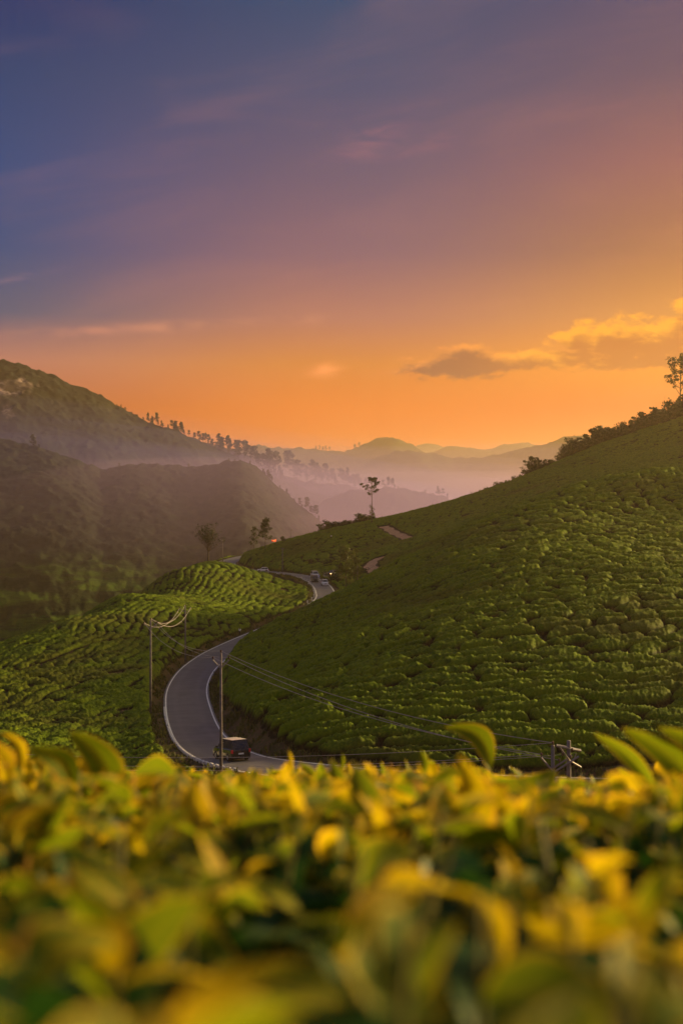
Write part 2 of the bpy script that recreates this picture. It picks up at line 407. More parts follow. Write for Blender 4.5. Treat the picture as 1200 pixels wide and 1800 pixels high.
def f_tea(t, o, m):
    h = t.new('ShaderNodeAttribute', attribute_name='height').outputs['Fac']
    v = t.new('ShaderNodeAttribute', attribute_name='tint').outputs['Fac']
    p = posn(t); n = t.noise(p, 3.2, 4, 0.7); n3 = t.noise(p, 0.9, 3, 0.6); n2 = t.noise(p, 0.035, 4, 0.55)
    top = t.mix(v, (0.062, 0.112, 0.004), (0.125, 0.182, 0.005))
    top = t.mix(t.ss(n, 0.40, 0.66), top, (0.172, 0.225, 0.006))
    top = t.mix(t.ss(n3, 0.52, 0.70, 0, 0.75), top, (0.034, 0.066, 0.005))
    top = t.mix(t.ss(n2, 0.50, 0.66, 0, 0.45), top, (0.090, 0.062, 0.018))      # patches of bronzed, older leaf
    c = t.mix(t.ss(h, 0.28, 0.86), (0.016, 0.011, 0.006), top)                      # bare stems low down, blackened to paint in shade between bushes
    b = bsdf(t, c, 0.75, 0.07, 0, n, 1.0, 0.16)
    tr = t.new('ShaderNodeBsdfTranslucent'); t.put(tr.inputs[0], c)
    mx = t.new('ShaderNodeMixShader'); mx.inputs[0].default_value = 0.32
    t.l.new(b.outputs[0], mx.inputs[1]); t.l.new(tr.outputs[0], mx.inputs[2]); t.l.new(mx.outputs[0], o.inputs[0])
M_tea = mat('tea_foliage', f_tea)
def foliage(name, c1, c2, trans=0.35, scale=1.5):
    def f(t, o, m):
        n = t.noise(objc(t), scale, 3, 0.6)
        c = t.mix(t.ss(n, 0.35, 0.65), c1, c2)
        b = bsdf(t, c, 0.6, 0.25)
        tr = t.new('ShaderNodeBsdfTranslucent'); t.put(tr.inputs[0], c)
        mx = t.new('ShaderNodeMixShader'); mx.inputs[0].default_value = trans
        t.l.new(b.outputs[0], mx.inputs[1]); t.l.new(tr.outputs[0], mx.inputs[2]); t.l.new(mx.outputs[0], o.inputs[0])
    return mat(name, f)
M_leafdark = foliage('dark_tree_leaf', (0.012, 0.018, 0.008), (0.030, 0.036, 0.012), .15)
M_leafmid = foliage('green_tree_leaf', (0.040, 0.052, 0.010), (0.090, 0.105, 0.014), .35)
M_scrub = foliage('scrub_leaf', (0.050, 0.055, 0.014), (0.11, 0.10, 0.025))
M_bark = plain('bark', (0.085, 0.060, 0.045), 0.9, 0.2, 0, 0.4, 4, 0.5)
def f_asph(t, o, m):
    p = posn(t); n = t.noise(p, 0.35, 5, 0.6); n2 = t.noise(p, 9, 3, 0.7)
    c = t.mix(t.ss(n, 0.35, 0.68), (0.068, 0.060, 0.068), (0.108, 0.095, 0.106))
    c = t.mix(t.ss(n2, 0.35, 0.7, 0, 0.35), c, (0.05, 0.046, 0.05))
    u = t.new('ShaderNodeAttribute', attribute_name='across').outputs['Fac']      # worn wheel tracks
    wt = t.ss(t.m('ABSOLUTE', t.m('SUBTRACT', t.m('ABSOLUTE', u), 0.48)), 0.0, 0.2, 0.3, 0.0)
    c = t.mix(wt, c, (0.13, 0.115, 0.125))
    t.l.new(bsdf(t, c, 0.62, 0.45, 0, n2, 0.25, 0.01).outputs[0], o.inputs[0])
M_asph = mat('asphalt', f_asph)
def f_paint(t, o, m):
    n = t.noise(posn(t), 2.5, 6, 0.7)
    c = t.mix(t.ss(n, 0.56, 0.7), (0.74, 0.70, 0.68), (0.22, 0.20, 0.19))
    t.l.new(bsdf(t, c, 0.7, 0.3).outputs[0], o.inputs[0])
M_paint = mat('road_paint', f_paint)
def f_hill(name, g1, g2, rock=None, sc=0.02):
    def f(t, o, m):
        p = posn(t); n = t.noise(p, sc, 6, 0.6); n2 = t.noise(p, sc*9, 5, 0.65)
        c = t.mix(t.ss(n, 0.38, 0.62), g1, g2); c = t.mix(t.ss(n2, 0.4, 0.62, 0, 0.7), c, tuple(v*0.45 for v in g1))
        if rock:
            r = t.new('ShaderNodeAttribute', attribute_name='rock').outputs['Fac']
            mp = t.new('ShaderNodeMapping'); t.l.new(p, mp.inputs[0]); mp.inputs['Scale'].default_value = (1, 1, 0.18)
            nr = t.noise(mp.outputs[0], 0.07, 6, 0.65)
            rc_ = t.mix(t.ss(nr, 0.45, 0.62), (0.07, 0.05, 0.045), (0.26, 0.19, 0.17))
            c = t.mix(r, c, rc_)
        if rock:      # tea gardens on the lowest slopes
            z3 = t.new('ShaderNodeSeparateXYZ'); t.l.new(p, z3.inputs[0]); mb_ = t.new('ShaderNodeMapping'); t.l.new(p, mb_.inputs[0]); mb_.inputs['Scale'].default_value = (.6, 1.0, 6.0)
            nb_ = t.noise(mb_.outputs[0], .03, 4, .6, .4)
            tea = t.mix(t.ss(nb_, .42, .60), (0.016, 0.024, 0.007), (0.052, 0.088, 0.007))
            c = t.mix(t.ss(t.m('ADD', z3.outputs[2], t.m('MULTIPLY', n, 40.0)), -16, -42), c, tea)
        t.l.new(bsdf(t, c, 0.95, 0.05, 0, n2, 0.5, 2.5).outputs[0], o.inputs[0])
    return mat(name, f)
M_hill_forest = f_hill('hill_forest', (0.010, 0.014, 0.012), (0.021, 0.024, 0.018), True)
M_hill_far = f_hill('hill_far', (0.035, 0.045, 0.025), (0.06, 0.06, 0.03), None, 0.006)
M_track = plain('dirt_track', (0.36, 0.20, 0.13), 0.95, 0.1, 0, 0.25, 0.8, 0.3)

# ------------------------------------------------------------------ ground sheet
def quads(nr, nc):
    i = np.arange(nr*nc).reshape(nr, nc)
    return np.stack([i[:-1, :-1], i[:-1, 1:], i[1:, 1:], i[1:, :-1]], -1).reshape(-1, 4)
_t0 = math.atan(-720/F); _t1 = math.atan(800/F)
az_f = np.arctan(np.arange(-340, 1540.1, 5.0)/F - HX/F)
az_c = np.concatenate([np.linspace(az_f[-1], math.pi*2 + az_f[0], 110)[1:-1]])
azs = np.concatenate([az_f, az_c, [az_f[0] + 2*math.pi]])
rs = [0.02, 0.6, 1.2, 2, 3, 5, 8, 12, 17, 24, 33, 45, 60, 75, 88]
while rs[-1] < 640: rs.append(rs[-1] * 1.0068)
while rs[-1] < 30000: rs.append(rs[-1] * 1.09)
rs = np.array(rs)
# rows follow distance in depth inside the view so that they line up with the tea rows
RR, AA = np.meshgrid(rs, azs, indexing='ij')
GX = RR*np.sin(AA); GY = RR*np.cos(AA)
GZ = terrain(GX, GY)
gd, gi, gs = road_info(GX, GY)
gd = gd.reshape(GX.shape)
GZ = GZ - 0.0
V = np.stack([GX, GY, GZ], -1).reshape(-1, 3)
me = mesh_np('ground', V, quads(len(rs), len(azs))[:, ::-1])
tag(link('ground', me, None, M_soil), kind='structure')
print('ground', len(V), time.time()-T0)

# ------------------------------------------------------------------ road
def strip(name, offs_a, offs_b, dz, m, parent=None, i0=0, i1=None, across=False):
    c = rc[i0:i1]; n = rn[i0:i1]; hw = c[:, 3]/2
    oa = offs_a(hw); ob = offs_b(hw); k = 7 if across else 2
    cols = []
    for j in range(k):
        o = oa + (ob-oa)*j/(k-1)
        cols.append(np.c_[c[:, 0]+n[:, 0]*o, c[:, 1]+n[:, 1]*o, c[:, 2]+dz + 0*o])
    V = np.stack(cols, 1).reshape(-1, 3)
    me = mesh_np(name, V, quads(len(c), k)[:, ::-1])
    if across: attr(me, 'across', np.tile(np.linspace(-1, 1, k), len(c)))
    return link(name, me, parent, m)
road = tag(strip('road', lambda h: h+0.25, lambda h: -h-0.25, 0.0, M_asph, across=True), kind='structure')
def wob(h): return 0
nrc = len(rc)
strip('edge_line', lambda h: h+0.02, lambda h: h-0.16, 0.005, M_paint, road, 0, nrc-90)
strip('edge_line', lambda h: -h+0.16, lambda h: -h-0.02, 0.005, M_paint, road, 0, nrc-90)

# ------------------------------------------------------------------ tracks across the tea (lines without bushes)
def line_from_px(pts, D0=95, D1=620):
    w_ = [hit(a, b, D0, D1) for a, b in pts]
    w_ = [p for p in w_ if p is not None]
    return np.array([[p.x, p.y] for p in w_])
def densify(A, step=0.5):
    d = np.r_[0, np.cumsum(np.hypot(*np.diff(A, axis=0).T))]; t = np.arange(0, d[-1]+step, step)
    return np.stack([np.interp(t, d, A[:, k]) for k in (0, 1)], 1)
L_terr = densify(line_from_px([(-60,1204),(0,1190),(43,1180),(100,1160),(160,1137),(200,1128),(260,1122),(333,1122),(375,1119)]))
TR1 = [(676,1022),(665,1012),(655,1003),(650,996),(653,990),(662,985),(668,981)]
TR2 = [(716,948),(708,944),(698,940),(688,935),(681,930),(674,926.5)]
L_tr1 = densify(line_from_px(TR1, 330, 480)); L_tr2 = densify(line_from_px(TR2, 330, 500))
print('tracks', L_tr1[0], L_tr1[-1], L_tr2[0], L_tr2[-1])

# ------------------------------------------------------------------ tea
US = 2.3
u = np.arange(-230, 1430, US); Ds = [93.0]
while Ds[-1] < 560: Ds.append(Ds[-1] + min(Ds[-1]*0.0031, 0.78))
Ds = np.array(Ds); DD, UU = np.meshgrid(Ds, u, indexing='ij')
TX = (UU-HX)*DD/F; TY = DD
tx = TX.ravel(); ty = TY.ravel()
zz = terrain(tx, ty)
za, zb, zc = SA(tx, ty), SB(tx, ty), SCl(tx, ty)
lay = np.argmax(np.stack([za, zb, zc]), 0)
rd, ri, rside = road_info(tx, ty)
edge = rd - rc[ri, 3]/2
wx = fbm(tx/14.0, ty/14.0, 21, 3)*2.6; wy = fbm(tx/14.0+50, ty/14.0, 22, 3)*2.6
sx = fbm(tx/75.0, ty/75.0, 31, 2); 
def rot(x, y, a): c, s = np.cos(a), np.sin(a); return c*x + s*y, -s*x + c*y
def voro(p, q, seed, jit=0.85):
    ip = np.floor(p); iq = np.floor(q)
    f1 = np.full(p.shape, 9.0); f2 = np.full(p.shape, 9.0); idd = np.zeros(p.shape, np.int64)
    for a in (-1, 0, 1):
        for b in (-1, 0, 1):
            cp = ip+a; cq = iq+b
            dx = cp + 0.5 + (_h(cp, cq, seed)-0.5)*jit - p; dy = cq + 0.5 + (_h(cp, cq, seed+5)-0.5)*jit - q
            d = np.hypot(dx, dy); k = (cp.astype(np.int64)+20000)*40000 + (cq.astype(np.int64)+20000)
            l1 = d < f1
            f2 = np.where(l1, f1, np.minimum(f2, d)); idd = np.where(l1, k, idd); f1 = np.where(l1, d, f1)
    return f1, f2, idd
# rows of bushes: along the contour on the right hill, down the slope on the left one
angA = 0.32 + 0.55*sx; angB = 0.15 + 0.6*sx; angC = 1.45 + 0.35*sx
ang = np.where(lay == 0, angA, np.where(lay == 1, angB, angC))
cx = np.array([60.0, 60.0, -40.0])[lay]; cy = np.array([180.0, 440.0, 200.0])[lay]
p0, q0 = rot(tx-cx+wx, ty-cy+wy, ang)
LP = np.array([4.7, 4.0, 4.4])[lay]; LQ = np.array([2.9, 2.5, 2.2])[lay]
qn = q0/LQ + 0.95*fbm(p0/9.0, q0/9.0, 51, 3)*np.array([1.0, 1.0, 0.7])[lay]
row = np.floor(qn)
pn = p0/(LP*(0.8+0.5*_h(row, row*3+1, 9))) + 7.3*_h(row, row, 4) + 0.55*fbm(p0/5.0+row*3.1, q0/5.0, 52, 2)
colm = np.floor(pn)
dq = (0.5-np.abs(qn-row-0.5))*LQ; dp = (0.5-np.abs(pn-colm-0.5))*LP
wk = _h(colm, row, 15)                       # some cross gaps have closed up
dp = dp + np.where(np.abs(pn-colm-0.5) > 0, 0.30*sstep(np.minimum(wk, _h(colm+np.sign(pn-colm-0.5), row, 15)), .35, .6), 0)
cid = (row.astype(np.int64)+20000)*40000 + (colm.astype(np.int64)+20000)
cid = cid*3 + lay
G1, G2, _ = voro((tx+wx*0.4)/1.25, (ty+wy*0.4)/1.15, 11)
kq = 0.35; crev = -kq*np.log(np.exp(-dq/kq)+np.exp(-dp/kq))+0.12
rand = _h(cid % 100003, cid // 100003, 77)
H = np.array([1.05, .85, .62])[lay]*(1-np.exp(-np.maximum(crev-np.array([.22, .15, .08])[lay]-0.22*fbm(tx/6.0, ty/6.0, 81, 2), 0)/0.20)) + 0.13*(1-np.exp(-(G2-G1)*1.2/0.3)) - 0.05
H = H*(0.80 + 0.4*rand) + 0.22*fbm(tx/1.3, ty/1.3, 41, 3)*np.minimum(1, H/0.3) + 0.20*fbm(tx/7.0, ty/7.0, 43, 2)*np.minimum(1, H/0.3)
jit = (_h(np.arange(len(tx)), np.arange(len(tx))*7, 5)-0.5)
H = H + jit*0.24*np.clip(H/0.4, 0, 1) * np.where(ty < 330, 1, 0.7)
# bare lines: beside the road, along the terrace path and the tracks
lo = np.where(rside > 0, 1.6, 2.4 - 1.2*sstep(ty, 150, 190)) + 0.5*fbm(tx/4.0, ty/4.0, 8, 2)
cut = sstep(edge, lo, lo+0.7)
d1, _ = near_line(tx, ty, np.c_[L_terr, L_terr*0]); cut *= sstep(d1 + 0.15*fbm(tx, ty, 2, 2), 0.45, 0.95)
d2, _ = near_line(tx, ty, np.c_[L_tr1, L_tr1*0]); d3, _ = near_line(tx, ty, np.c_[L_tr2, L_tr2*0])
cut *= sstep(np.minimum(d2, d3), 2.0, 3.2)
# a few gaps where bushes died
gap = fbm(tx/9.0, ty/9.0, 61, 3); cut *= 1 - sstep(gap, 0.50, 0.60)
H = H*(1-0.9*((lay == 2) & (ty > 345))*(1-sstep(edge, 8, 24)))
hb = np.minimum(np.maximum(H, 0), 1.6)*cut
hz = zz + hb - 0.12*(1-cut)
vert_ok = (cut > 0.02) & (zz > -75)
Q = quads(len(Ds), len(u))
okq = vert_ok[Q].any(1) & (edge[Q].min(1) > 0.5)
# drop what lies in the deep fold behind the crests, far outside the view
Q = Q[okq]
print('tea quads', len(Q), time.time()-T0)
Vt = np.stack([tx, ty, hz], -1)
qc = cid[Q[:, 0]]
# which cells show largest: apparent area of their upward faces
e1 = Vt[Q[:, 2]]-Vt[Q[:, 0]]; e2 = Vt[Q[:, 3]]-Vt[Q[:, 1]]; nn = 0.5*np.cross(e1, e2)
nn *= np.sign(nn[:, 2:3]); cen = Vt[Q].mean(1); dist2 = (cen**2).sum(1)
face = -(nn*cen).sum(1)/np.sqrt(dist2)
uq = UU.ravel()[Q[:, 0]]; pyq = HY - cen[:, 2]*F/cen[:, 1]
inview = (uq > 0) & (uq < 1200) & (pyq < 1365)
area = np.where(inview, np.maximum(face, 0)/dist2, 0)
uc, inv = np.unique(qc, return_inverse=True)
tot = np.bincount(inv, area)
nq = np.bincount(inv)
best = np.argsort(-tot)[:300]
isbest = np.zeros(len(uc), bool); isbest[best] = True
selq = isbest[inv]
tint = np.clip(rand*0.75 + 0.25*(0.5+fbm(tx/22.0, ty/22.0, 71, 2)), 0, 1)*np.array([1.0, 0.25, 0.9])[lay]  # back hill tint cut to paint in its duller, shaded slope
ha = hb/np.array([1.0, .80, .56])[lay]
def submesh(name, q):
    used, iv = np.unique(q, return_inverse=True); iv = iv.reshape(q.shape)
    return used, iv
mq = Q[~selq]; used, iv = submesh('m', mq)
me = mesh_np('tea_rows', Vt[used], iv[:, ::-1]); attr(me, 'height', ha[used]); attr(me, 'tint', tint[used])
tag(link('tea_rows', me, None, M_tea), 'clipped green tea bushes covering the slopes on both sides of the winding road', 'tea bushes', kind='stuff')
def bush_label(L, px, py):
    if L == 0:
        if px < 520: z = 'just right of the near road bend and utility pole'
        elif px < 680: z = 'above the left half of the dark road bank'
        elif px < 840: z = 'above the middle of the dark road bank'
        elif px < 1020: z = 'above and around the double electricity pole'
        else: z = 'low at the right frame edge'
        h = 'edge-row' if py > 1235 else ('lower' if py > 1130 else 'mid-slope')
        return '%s tea bush on right hill, %s' % (h, z), '%s tea bushes on the right hill %s' % (h, z)
    if L == 1: return 'small tea bush on the back hill beyond the parked cars', 'tea bushes on the back hill'
    z = 'at the left frame edge' if px < 110 else ('left of the utility poles' if px < 250 else 'between the poles and the road bend')
    h = 'above the terrace path' if py < 1135 else ('in the long rows' if py < 1240 else 'low down near the foreground leaves')
    return 'left-slope tea bush %s, %s' % (h, z), 'left-hand tea bushes %s %s' % (h, z)
for b in best:
    q = Q[inv == b]
    used, iv = submesh('b', q); vv = Vt[used]; c = vv.mean(0); c[2] = vv[:, 2].min()
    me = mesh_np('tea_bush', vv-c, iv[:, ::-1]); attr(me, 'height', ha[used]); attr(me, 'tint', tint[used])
    o = link('tea_bush', me, None, M_tea); o.location = c
    lb = bush_label(int(uc[b] % 3), HX + F*c[0]/c[1], HY - F*c[2]/c[1]); tag(o, lb[0], 'tea bush', lb[1])
print('tea', time.time()-T0)

# ------------------------------------------------------------------ dirt tracks
def ribbon(name, L, wd, dz, m, **kw):
    L = densify(L, 1.5); t = np.gradient(L, axis=0); t /= np.linalg.norm(t, axis=1)[:, None]; n = np.c_[-t[:, 1], t[:, 0]]
    k = 9; V = []
    for i in range(len(L)):
        for j in range(k):
            s_ = (j/(k-1)-0.5)*2; o = s_*wd*(1 + 0.18*math.sin(i*0.9+j))
            V.append((L[i, 0]+n[i, 0]*o, L[i, 1]+n[i, 1]*o, 0))
    V = np.array(V); V[:, 2] = terrain(V[:, 0], V[:, 1]) + dz
    return tag(link(name, mesh_np(name, V, quads(len(L), k)), None, m), **kw)
ribbon('dirt_track', L_tr1, 1.8, 0.22, M_track, kind='structure')
ribbon('dirt_track', L_tr2, 1.7, 0.22, M_track, kind='structure')

# ------------------------------------------------------------------ far hills
def ridge(name, crest, foot, m, du=6.0, nr=46, seed=0, canopy=3.0, gully=14.0, gsc=160.0, power=1.25, rock=None, bumps=6.0, back=0.35):
    """a hill from its crest line: front slope falling towards the valley (foot = fraction of the crest distance, height) and a back slope"""
    c = np.array(crest, float); uu = np.arange(c[0, 0], c[-1, 0]+1, du)
    py = np.interp(uu, c[:, 0], c[:, 1]); D = smooth(np.interp(uu, c[:, 0], c[:, 2]), 8)
    py = smooth(py, 1)
    zc = -(py-HY)*D/F
    V = []; rk = []
    ts = np.concatenate([np.linspace(0, 1, nr)**0.85, 1 + np.linspace(0, 1, 9)[1:]])
    for t in ts:
        if t <= 1:
            d = D*(foot[0] + (1-foot[0])*t); z = foot[1] + (zc-foot[1])*t**power
        else:
            s_ = t-1; d = D*(1+back*s_); z = zc + (foot[1]-zc)*s_**1.1
        x = (uu-HX)*D/F * (0.985 + 0.015*d/D) if False else (uu-HX)*d/F
        gl = fbm(x/gsc, d/gsc, seed, 4)
        z = z + gully*gl*4*max(0, min(t, 1)*(1-min(t, 1)))*1.2 + (gully*0.5*gl*min(1, (t-1)*4) if t > 1 else 0)
        z = z + canopy*(0.5+fbm(x/bumps, d/bumps, seed+50, 3)) + canopy*1.1*fbm(x/(bumps*4), d/(bumps*4), seed+60, 2)*(0.3+0.7*min(1, abs(1-t)*8))
        V.append(np.c_[x, d, z])
        if rock is not None: rk.append(rock(uu, HY - z*F/d, t))
    V = np.concatenate(V)
    me = mesh_np(name, V, quads(len(ts), len(uu)))
    if rock is not None: attr(me, 'rock', np.concatenate(rk))
    o = link(name, me, None, m); tag(o, kind='structure')
    return lambda px: P(px, float(np.interp(px, uu, py)), float(np.interp(px, uu, D)))
def rock_f(uu, py, t):
    n = fbm(uu/14.0, py/9.0, 91, 4)
    a = np.exp(-(((uu-18)/44)**2 + ((py-680)/16.0)**2)); b = np.exp(-(((uu-14)/20)**2 + ((py-722)/16.0)**2))
    return sstep(np.maximum(a*1.1, b*0.8) + n*0.35, 0.38, 0.60)
R1 = ridge('mountain', [(-700,640,1500),(-350,600,1480),(-150,606,1470),(0,634,1450),(30,641,1450),(60,650,1450),(100,664,1450),(130,680,1450),(165,692,1440),(190,706,1440),(220,722,1440),(250,741,1430),(285,752,1430),(320,765,1430),(355,778,1440),(385,792,1450),(415,806,1460),(450,826,1470),(480,842,1480),(520,856,1500),(560,870,1520),(620,890,1540),(720,930,1560)],
      (0.60, -100), M_hill_forest, du=3.0, nr=120, seed=3, canopy=3.6, gully=17, gsc=210, bumps=6, rock=rock_f, power=1.1)
R2 = ridge('hillside', [(-700,700,1000),(-300,720,1000),(-60,752,990),(0,771,980),(40,783,970),(60,786,965),(100,797,960),(140,812,960),(180,828,965),(215,820,975),(250,817,985),(300,820,1000),(340,823,1010),(370,821,1010),(400,812,1000),(425,811,1000),(445,820,1000),(470,842,1000),(500,868,1000),(530,893,1000),(560,915,1000),(580,935,1000),(620,975,990),(680,1020,980)],
      (0.60, -95), M_hill_forest, du=3.0, nr=130, seed=13, canopy=2.6, gully=8, gsc=150, bumps=5, power=0.85)
R3 = ridge('hillside', [(330,770,1900),(400,792,1850),(440,806,1800),(480,832,1750),(510,843,1720),(560,852,1700),(610,856,1700),(650,864,1700),(700,880,1700),(760,905,1700)],
      (0.72, -120), M_hill_forest, du=3.5, nr=60, seed=23, canopy=5, gully=14, gsc=140, bumps=10)
R3b = ridge('hillside', [(500,930,1500),(540,905,1480),(575,880,1450),(610,868,1430),(645,862,1420),(690,859,1420),(715,862,1420),(745,868,1420),(775,872,1420),(800,890,1420),(840,905,1430),(900,930,1440)],
      (0.72, -120), M_hill_forest, du=3.5, nr=60, seed=33, canopy=4, gully=12, gsc=120, bumps=10)
R4 = ridge('mountain', [(200,800,4200),(380,800,4200),(430,790,4100),(447,785,4050),(460,782,4000),(474,788,4000),(520,789,4000),(560,792,4000),(585,795,4000),(620,793,3950),(640,784,3900),(655,776,3900),(672,771,3900),(688,770,3900),(703,775,3900),(720,783,3900),(745,795,3950),(800,815,4000),(900,840,4000),(1100,850,4000)],
      (0.6, -220), M_hill_far, du=5, nr=60, seed=43, canopy=9, gully=70, gsc=420, bumps=22)
R5 = ridge('mountain', [(520,850,3200),(600,835,3150),(640,820,3100),(672,802,3050),(700,797,3000),(735,796,3000),(760,800,3000),(800,806,3000),(850,806,3000),(880,800,3000),(910,794,3000),(950,786,2950),(985,772,2900),(1003,767,2900),(1030,768,2900),(1050,775,2900),(1120,790,2900),(1250,780,2900),(1500,760,3000)],
      (0.6, -200), M_hill_far, du=5, nr=60, seed=53, canopy=8, gully=60, gsc=360, bumps=20)
R6 = ridge('mountain', [(650,800,7600),(720,788,7500),(745,782,7500),(762,781,7500),(780,788,7500),(830,798,7500),(1200,800,7500)],
      (0.7, -300), M_hill_far, du=6, nr=30, seed=63, canopy=10, gully=80, gsc=700, bumps=40)
R7 = ridge('mountain', [(700,806,5400),(750,800,5300),(775,790,5200),(800,786,5200),(825,789,5200),(860,793,5200),(890,782,5100),(920,780,5100),(945,784,5100),(1000,800,5100),(1300,800,5200)],
      (0.7, -260), M_hill_far, du=6, nr=40, seed=73, canopy=9, gully=80, gsc=500, bumps=30)
print('ridges', time.time()-T0)
#@@OBJECTS@@
# ------------------------------------------------------------------ trees and bushes
def ell_leaves(mb, c, rad, n, size, rn_, flat=0.6, droop=0.0):
    for _ in range(n):
        while True:
            p = Vector((rn_.uniform(-1, 1), rn_.uniform(-1, 1), rn_.uniform(-1, 1)))
            if 0.25 < p.length < 1: break
        q = Vector(c) + Vector((p.x*rad, p.y*rad, p.z*rad*flat - droop*rad*(p.x*p.x+p.y*p.y)))
        s = size*rn_.uniform(0.6, 1.35)
        a = Vector((rn_.gauss(0, 1), rn_.gauss(0, 1), rn_.gauss(0, .8))).normalized(); b = a.cross(Vector((rn_.gauss(0, 1), rn_.gauss(0, 1), rn_.gauss(0, 1)))).normalized()
        k = s*rn_.uniform(.45, .8)
        mb.add([q-a*s*.5, q+b*k*.5, q+a*s*.6, q-b*k*.5], [(0, 1, 2, 3)])
def branch_pts(p, az_, el_, ln, rn_, up=0.25, n=4):
    pts = [Vector(p)]; d = Vector((math.cos(az_)*math.cos(el_), math.sin(az_)*math.cos(el_), math.sin(el_)))
    for i in range(n):
        d = (d + Vector((rn_.gauss(0, .13), rn_.gauss(0, .13), up*0.4+rn_.gauss(0, .1)))).normalized()
        pts.append(pts[-1] + d*ln/n)
    return pts
def make_tree(name, H_, seed, clear=0.45, nb=12, spread=0.24, tuft=0.10, nl=26, ls=0.5, rtr=0.014, lean=0.03, m=None, up=0.3, low=0, top=1.0, detail=6, flat=0.6, elr=(0.1, 0.9)):
    rn_ = random.Random(seed); root = empty(name); T = MB(); Cn = MB(); Bm = MB()
    pts = []; x = y = 0.0
    for i in range(9):
        pts.append(Vector((x, y, H_*i/8*0.97))); x += rn_.gauss(lean*.3, lean)*H_*.5/4; y += rn_.gauss(0, lean)*H_*.5/4
    T.tube(pts, [H_*rtr*(1-0.85*i/8)*(1.25 if i == 0 else 1) for i in range(9)], detail)
    def at(t):
        f = t*8; i = min(7, int(f)); return pts[i].lerp(pts[i+1], f-i)
    az0 = rn_.uniform(0, 6.28)
    for k in range(nb):
        t = clear + (top-clear)*(k+0.5*rn_.random())/nb
        a = az0 + k*2.4 + rn_.uniform(-.4, .4); fr_ = (t-clear)/(1-clear+1e-6)
        ln = H_*spread*(1.0 - 0.62*fr_)*rn_.uniform(.65, 1.2)
        bp = branch_pts(at(min(t, .99)), a, rn_.uniform(*elr), ln, rn_, up)
        Bm.tube(bp, [H_*rtr*.42*(1-fr_*.5)*(1-.7*j/4) for j in range(5)], 4, False)
        for j in (2, 3, 4):
            if rn_.random() < 0.85:
                ell_leaves(Cn, bp[j] + Vector((0, 0, .01*H_)), H_*tuft*rn_.uniform(.6, 1.2), int(nl*rn_.uniform(.5, 1.3)), ls, rn_, flat)
    ell_leaves(Cn, pts[-1], H_*tuft*.9, nl, ls, rn_, .9)
    for k in range(low):
        t = clear*rn_.uniform(.25, .95); ell_leaves(Cn, at(t) + Vector((rn_.gauss(0, .02)*H_, rn_.gauss(0, .02)*H_, 0)), H_*tuft*.55, nl//2, ls, rn_, 1.3)
    tr = T.build('trunk', M_bark, root, True); Bm.build('branches', M_bark, root, True); Cn.build('crown', m or M_leafdark, root)
    return root
def make_bush(name, W_, H_, seed, m, ns=7, nl=60, ls=0.25):
    rn_ = random.Random(seed); root = empty(name); S = MB(); L = MB()
    for k in range(ns):
        a = rn_.uniform(0, 6.28); bp = branch_pts((rn_.gauss(0, .12)*W_, rn_.gauss(0, .12)*W_, -.1), a, rn_.uniform(.5, 1.4), H_*rn_.uniform(.55, 1.05), rn_, .25)
        S.tube(bp, [.02*H_*(1-.7*j/4) for j in range(5)], 4, False)
        for j in (2, 3, 4): ell_leaves(L, bp[j], W_*rn_.uniform(.14, .24), nl//3, ls, rn_, .75)
    ell_leaves(L, (0, 0, H_*.3), W_*.42, nl*2, ls, rn_, .6)
    S.build('stems', M_bark, root); L.build('foliage', m, root)
    return root
def put(o, p, rz=0.0, sc=1.0, label=None, cat='tree', group=None):
    o.location = (p[0], p[1], p[2]); o.rotation_euler = (0, 0, rz); o.scale = (sc,)*3 if not hasattr(sc, '__len__') else sc
    tag(o, label, cat, group); return o
ORD = ['', 'first', 'second', 'third', 'fourth', 'fifth', 'sixth', 'seventh', 'eighth', 'ninth', 'tenth', 'eleventh', 'twelfth', 'thirteenth', 'fourteenth', 'fifteenth', 'sixteenth', 'seventeenth', 'eighteenth', 'nineteenth', 'twentieth']
def crest_of(px, D0=400, D1=640):
    D = np.arange(D0, D1, 1.0); X = (px-HX)*D/F; z = terrain(X, D); k = np.argmax(z/D); return Vector((X[k], D[k], z[k]))

# the lone tall tree on the knoll
t = make_tree('tall_tree', 18.5, 5, clear=0.58, nb=13, spread=0.29, tuft=0.050, nl=26, ls=0.62, rtr=0.012, lean=0.008, low=0, up=0.25, elr=(0.0, 0.75), flat=.55)
rn_ = random.Random(3); lowc = MB()
for z0, rr in ((7.2, .9), (6.2, 1.0), (5.0, 1.1), (4.2, .8), (3.0, .6)):
    ell_leaves(lowc, (rn_.uniform(-.8, .8), rn_.uniform(-.5, .5), z0), rr*.9, 34, .5, rn_, .9)
lowc.build('lower_foliage', M_leafmid, t)
c = hit(653, 921, 440, 560) or crest_of(653)
put(t, c - Vector((0, 0, .4)), 0.4, 1.0, 'lone tall slender tree with open crown on the grassy knoll above the dirt track')
# tree at the right edge on the crest
t = make_tree('crest_tree', 27.0, 12, clear=0.40, nb=16, spread=0.42, tuft=0.062, nl=80, ls=0.62, rtr=0.015, lean=0.012, up=0.55, elr=(0.2, 0.9), flat=.7)
c = crest_of(1195); put(t, c - Vector((0, 0, .5)), 2.0, 1.0, 'tall crooked tree with feathery crown on the right-hand crest at the frame edge')
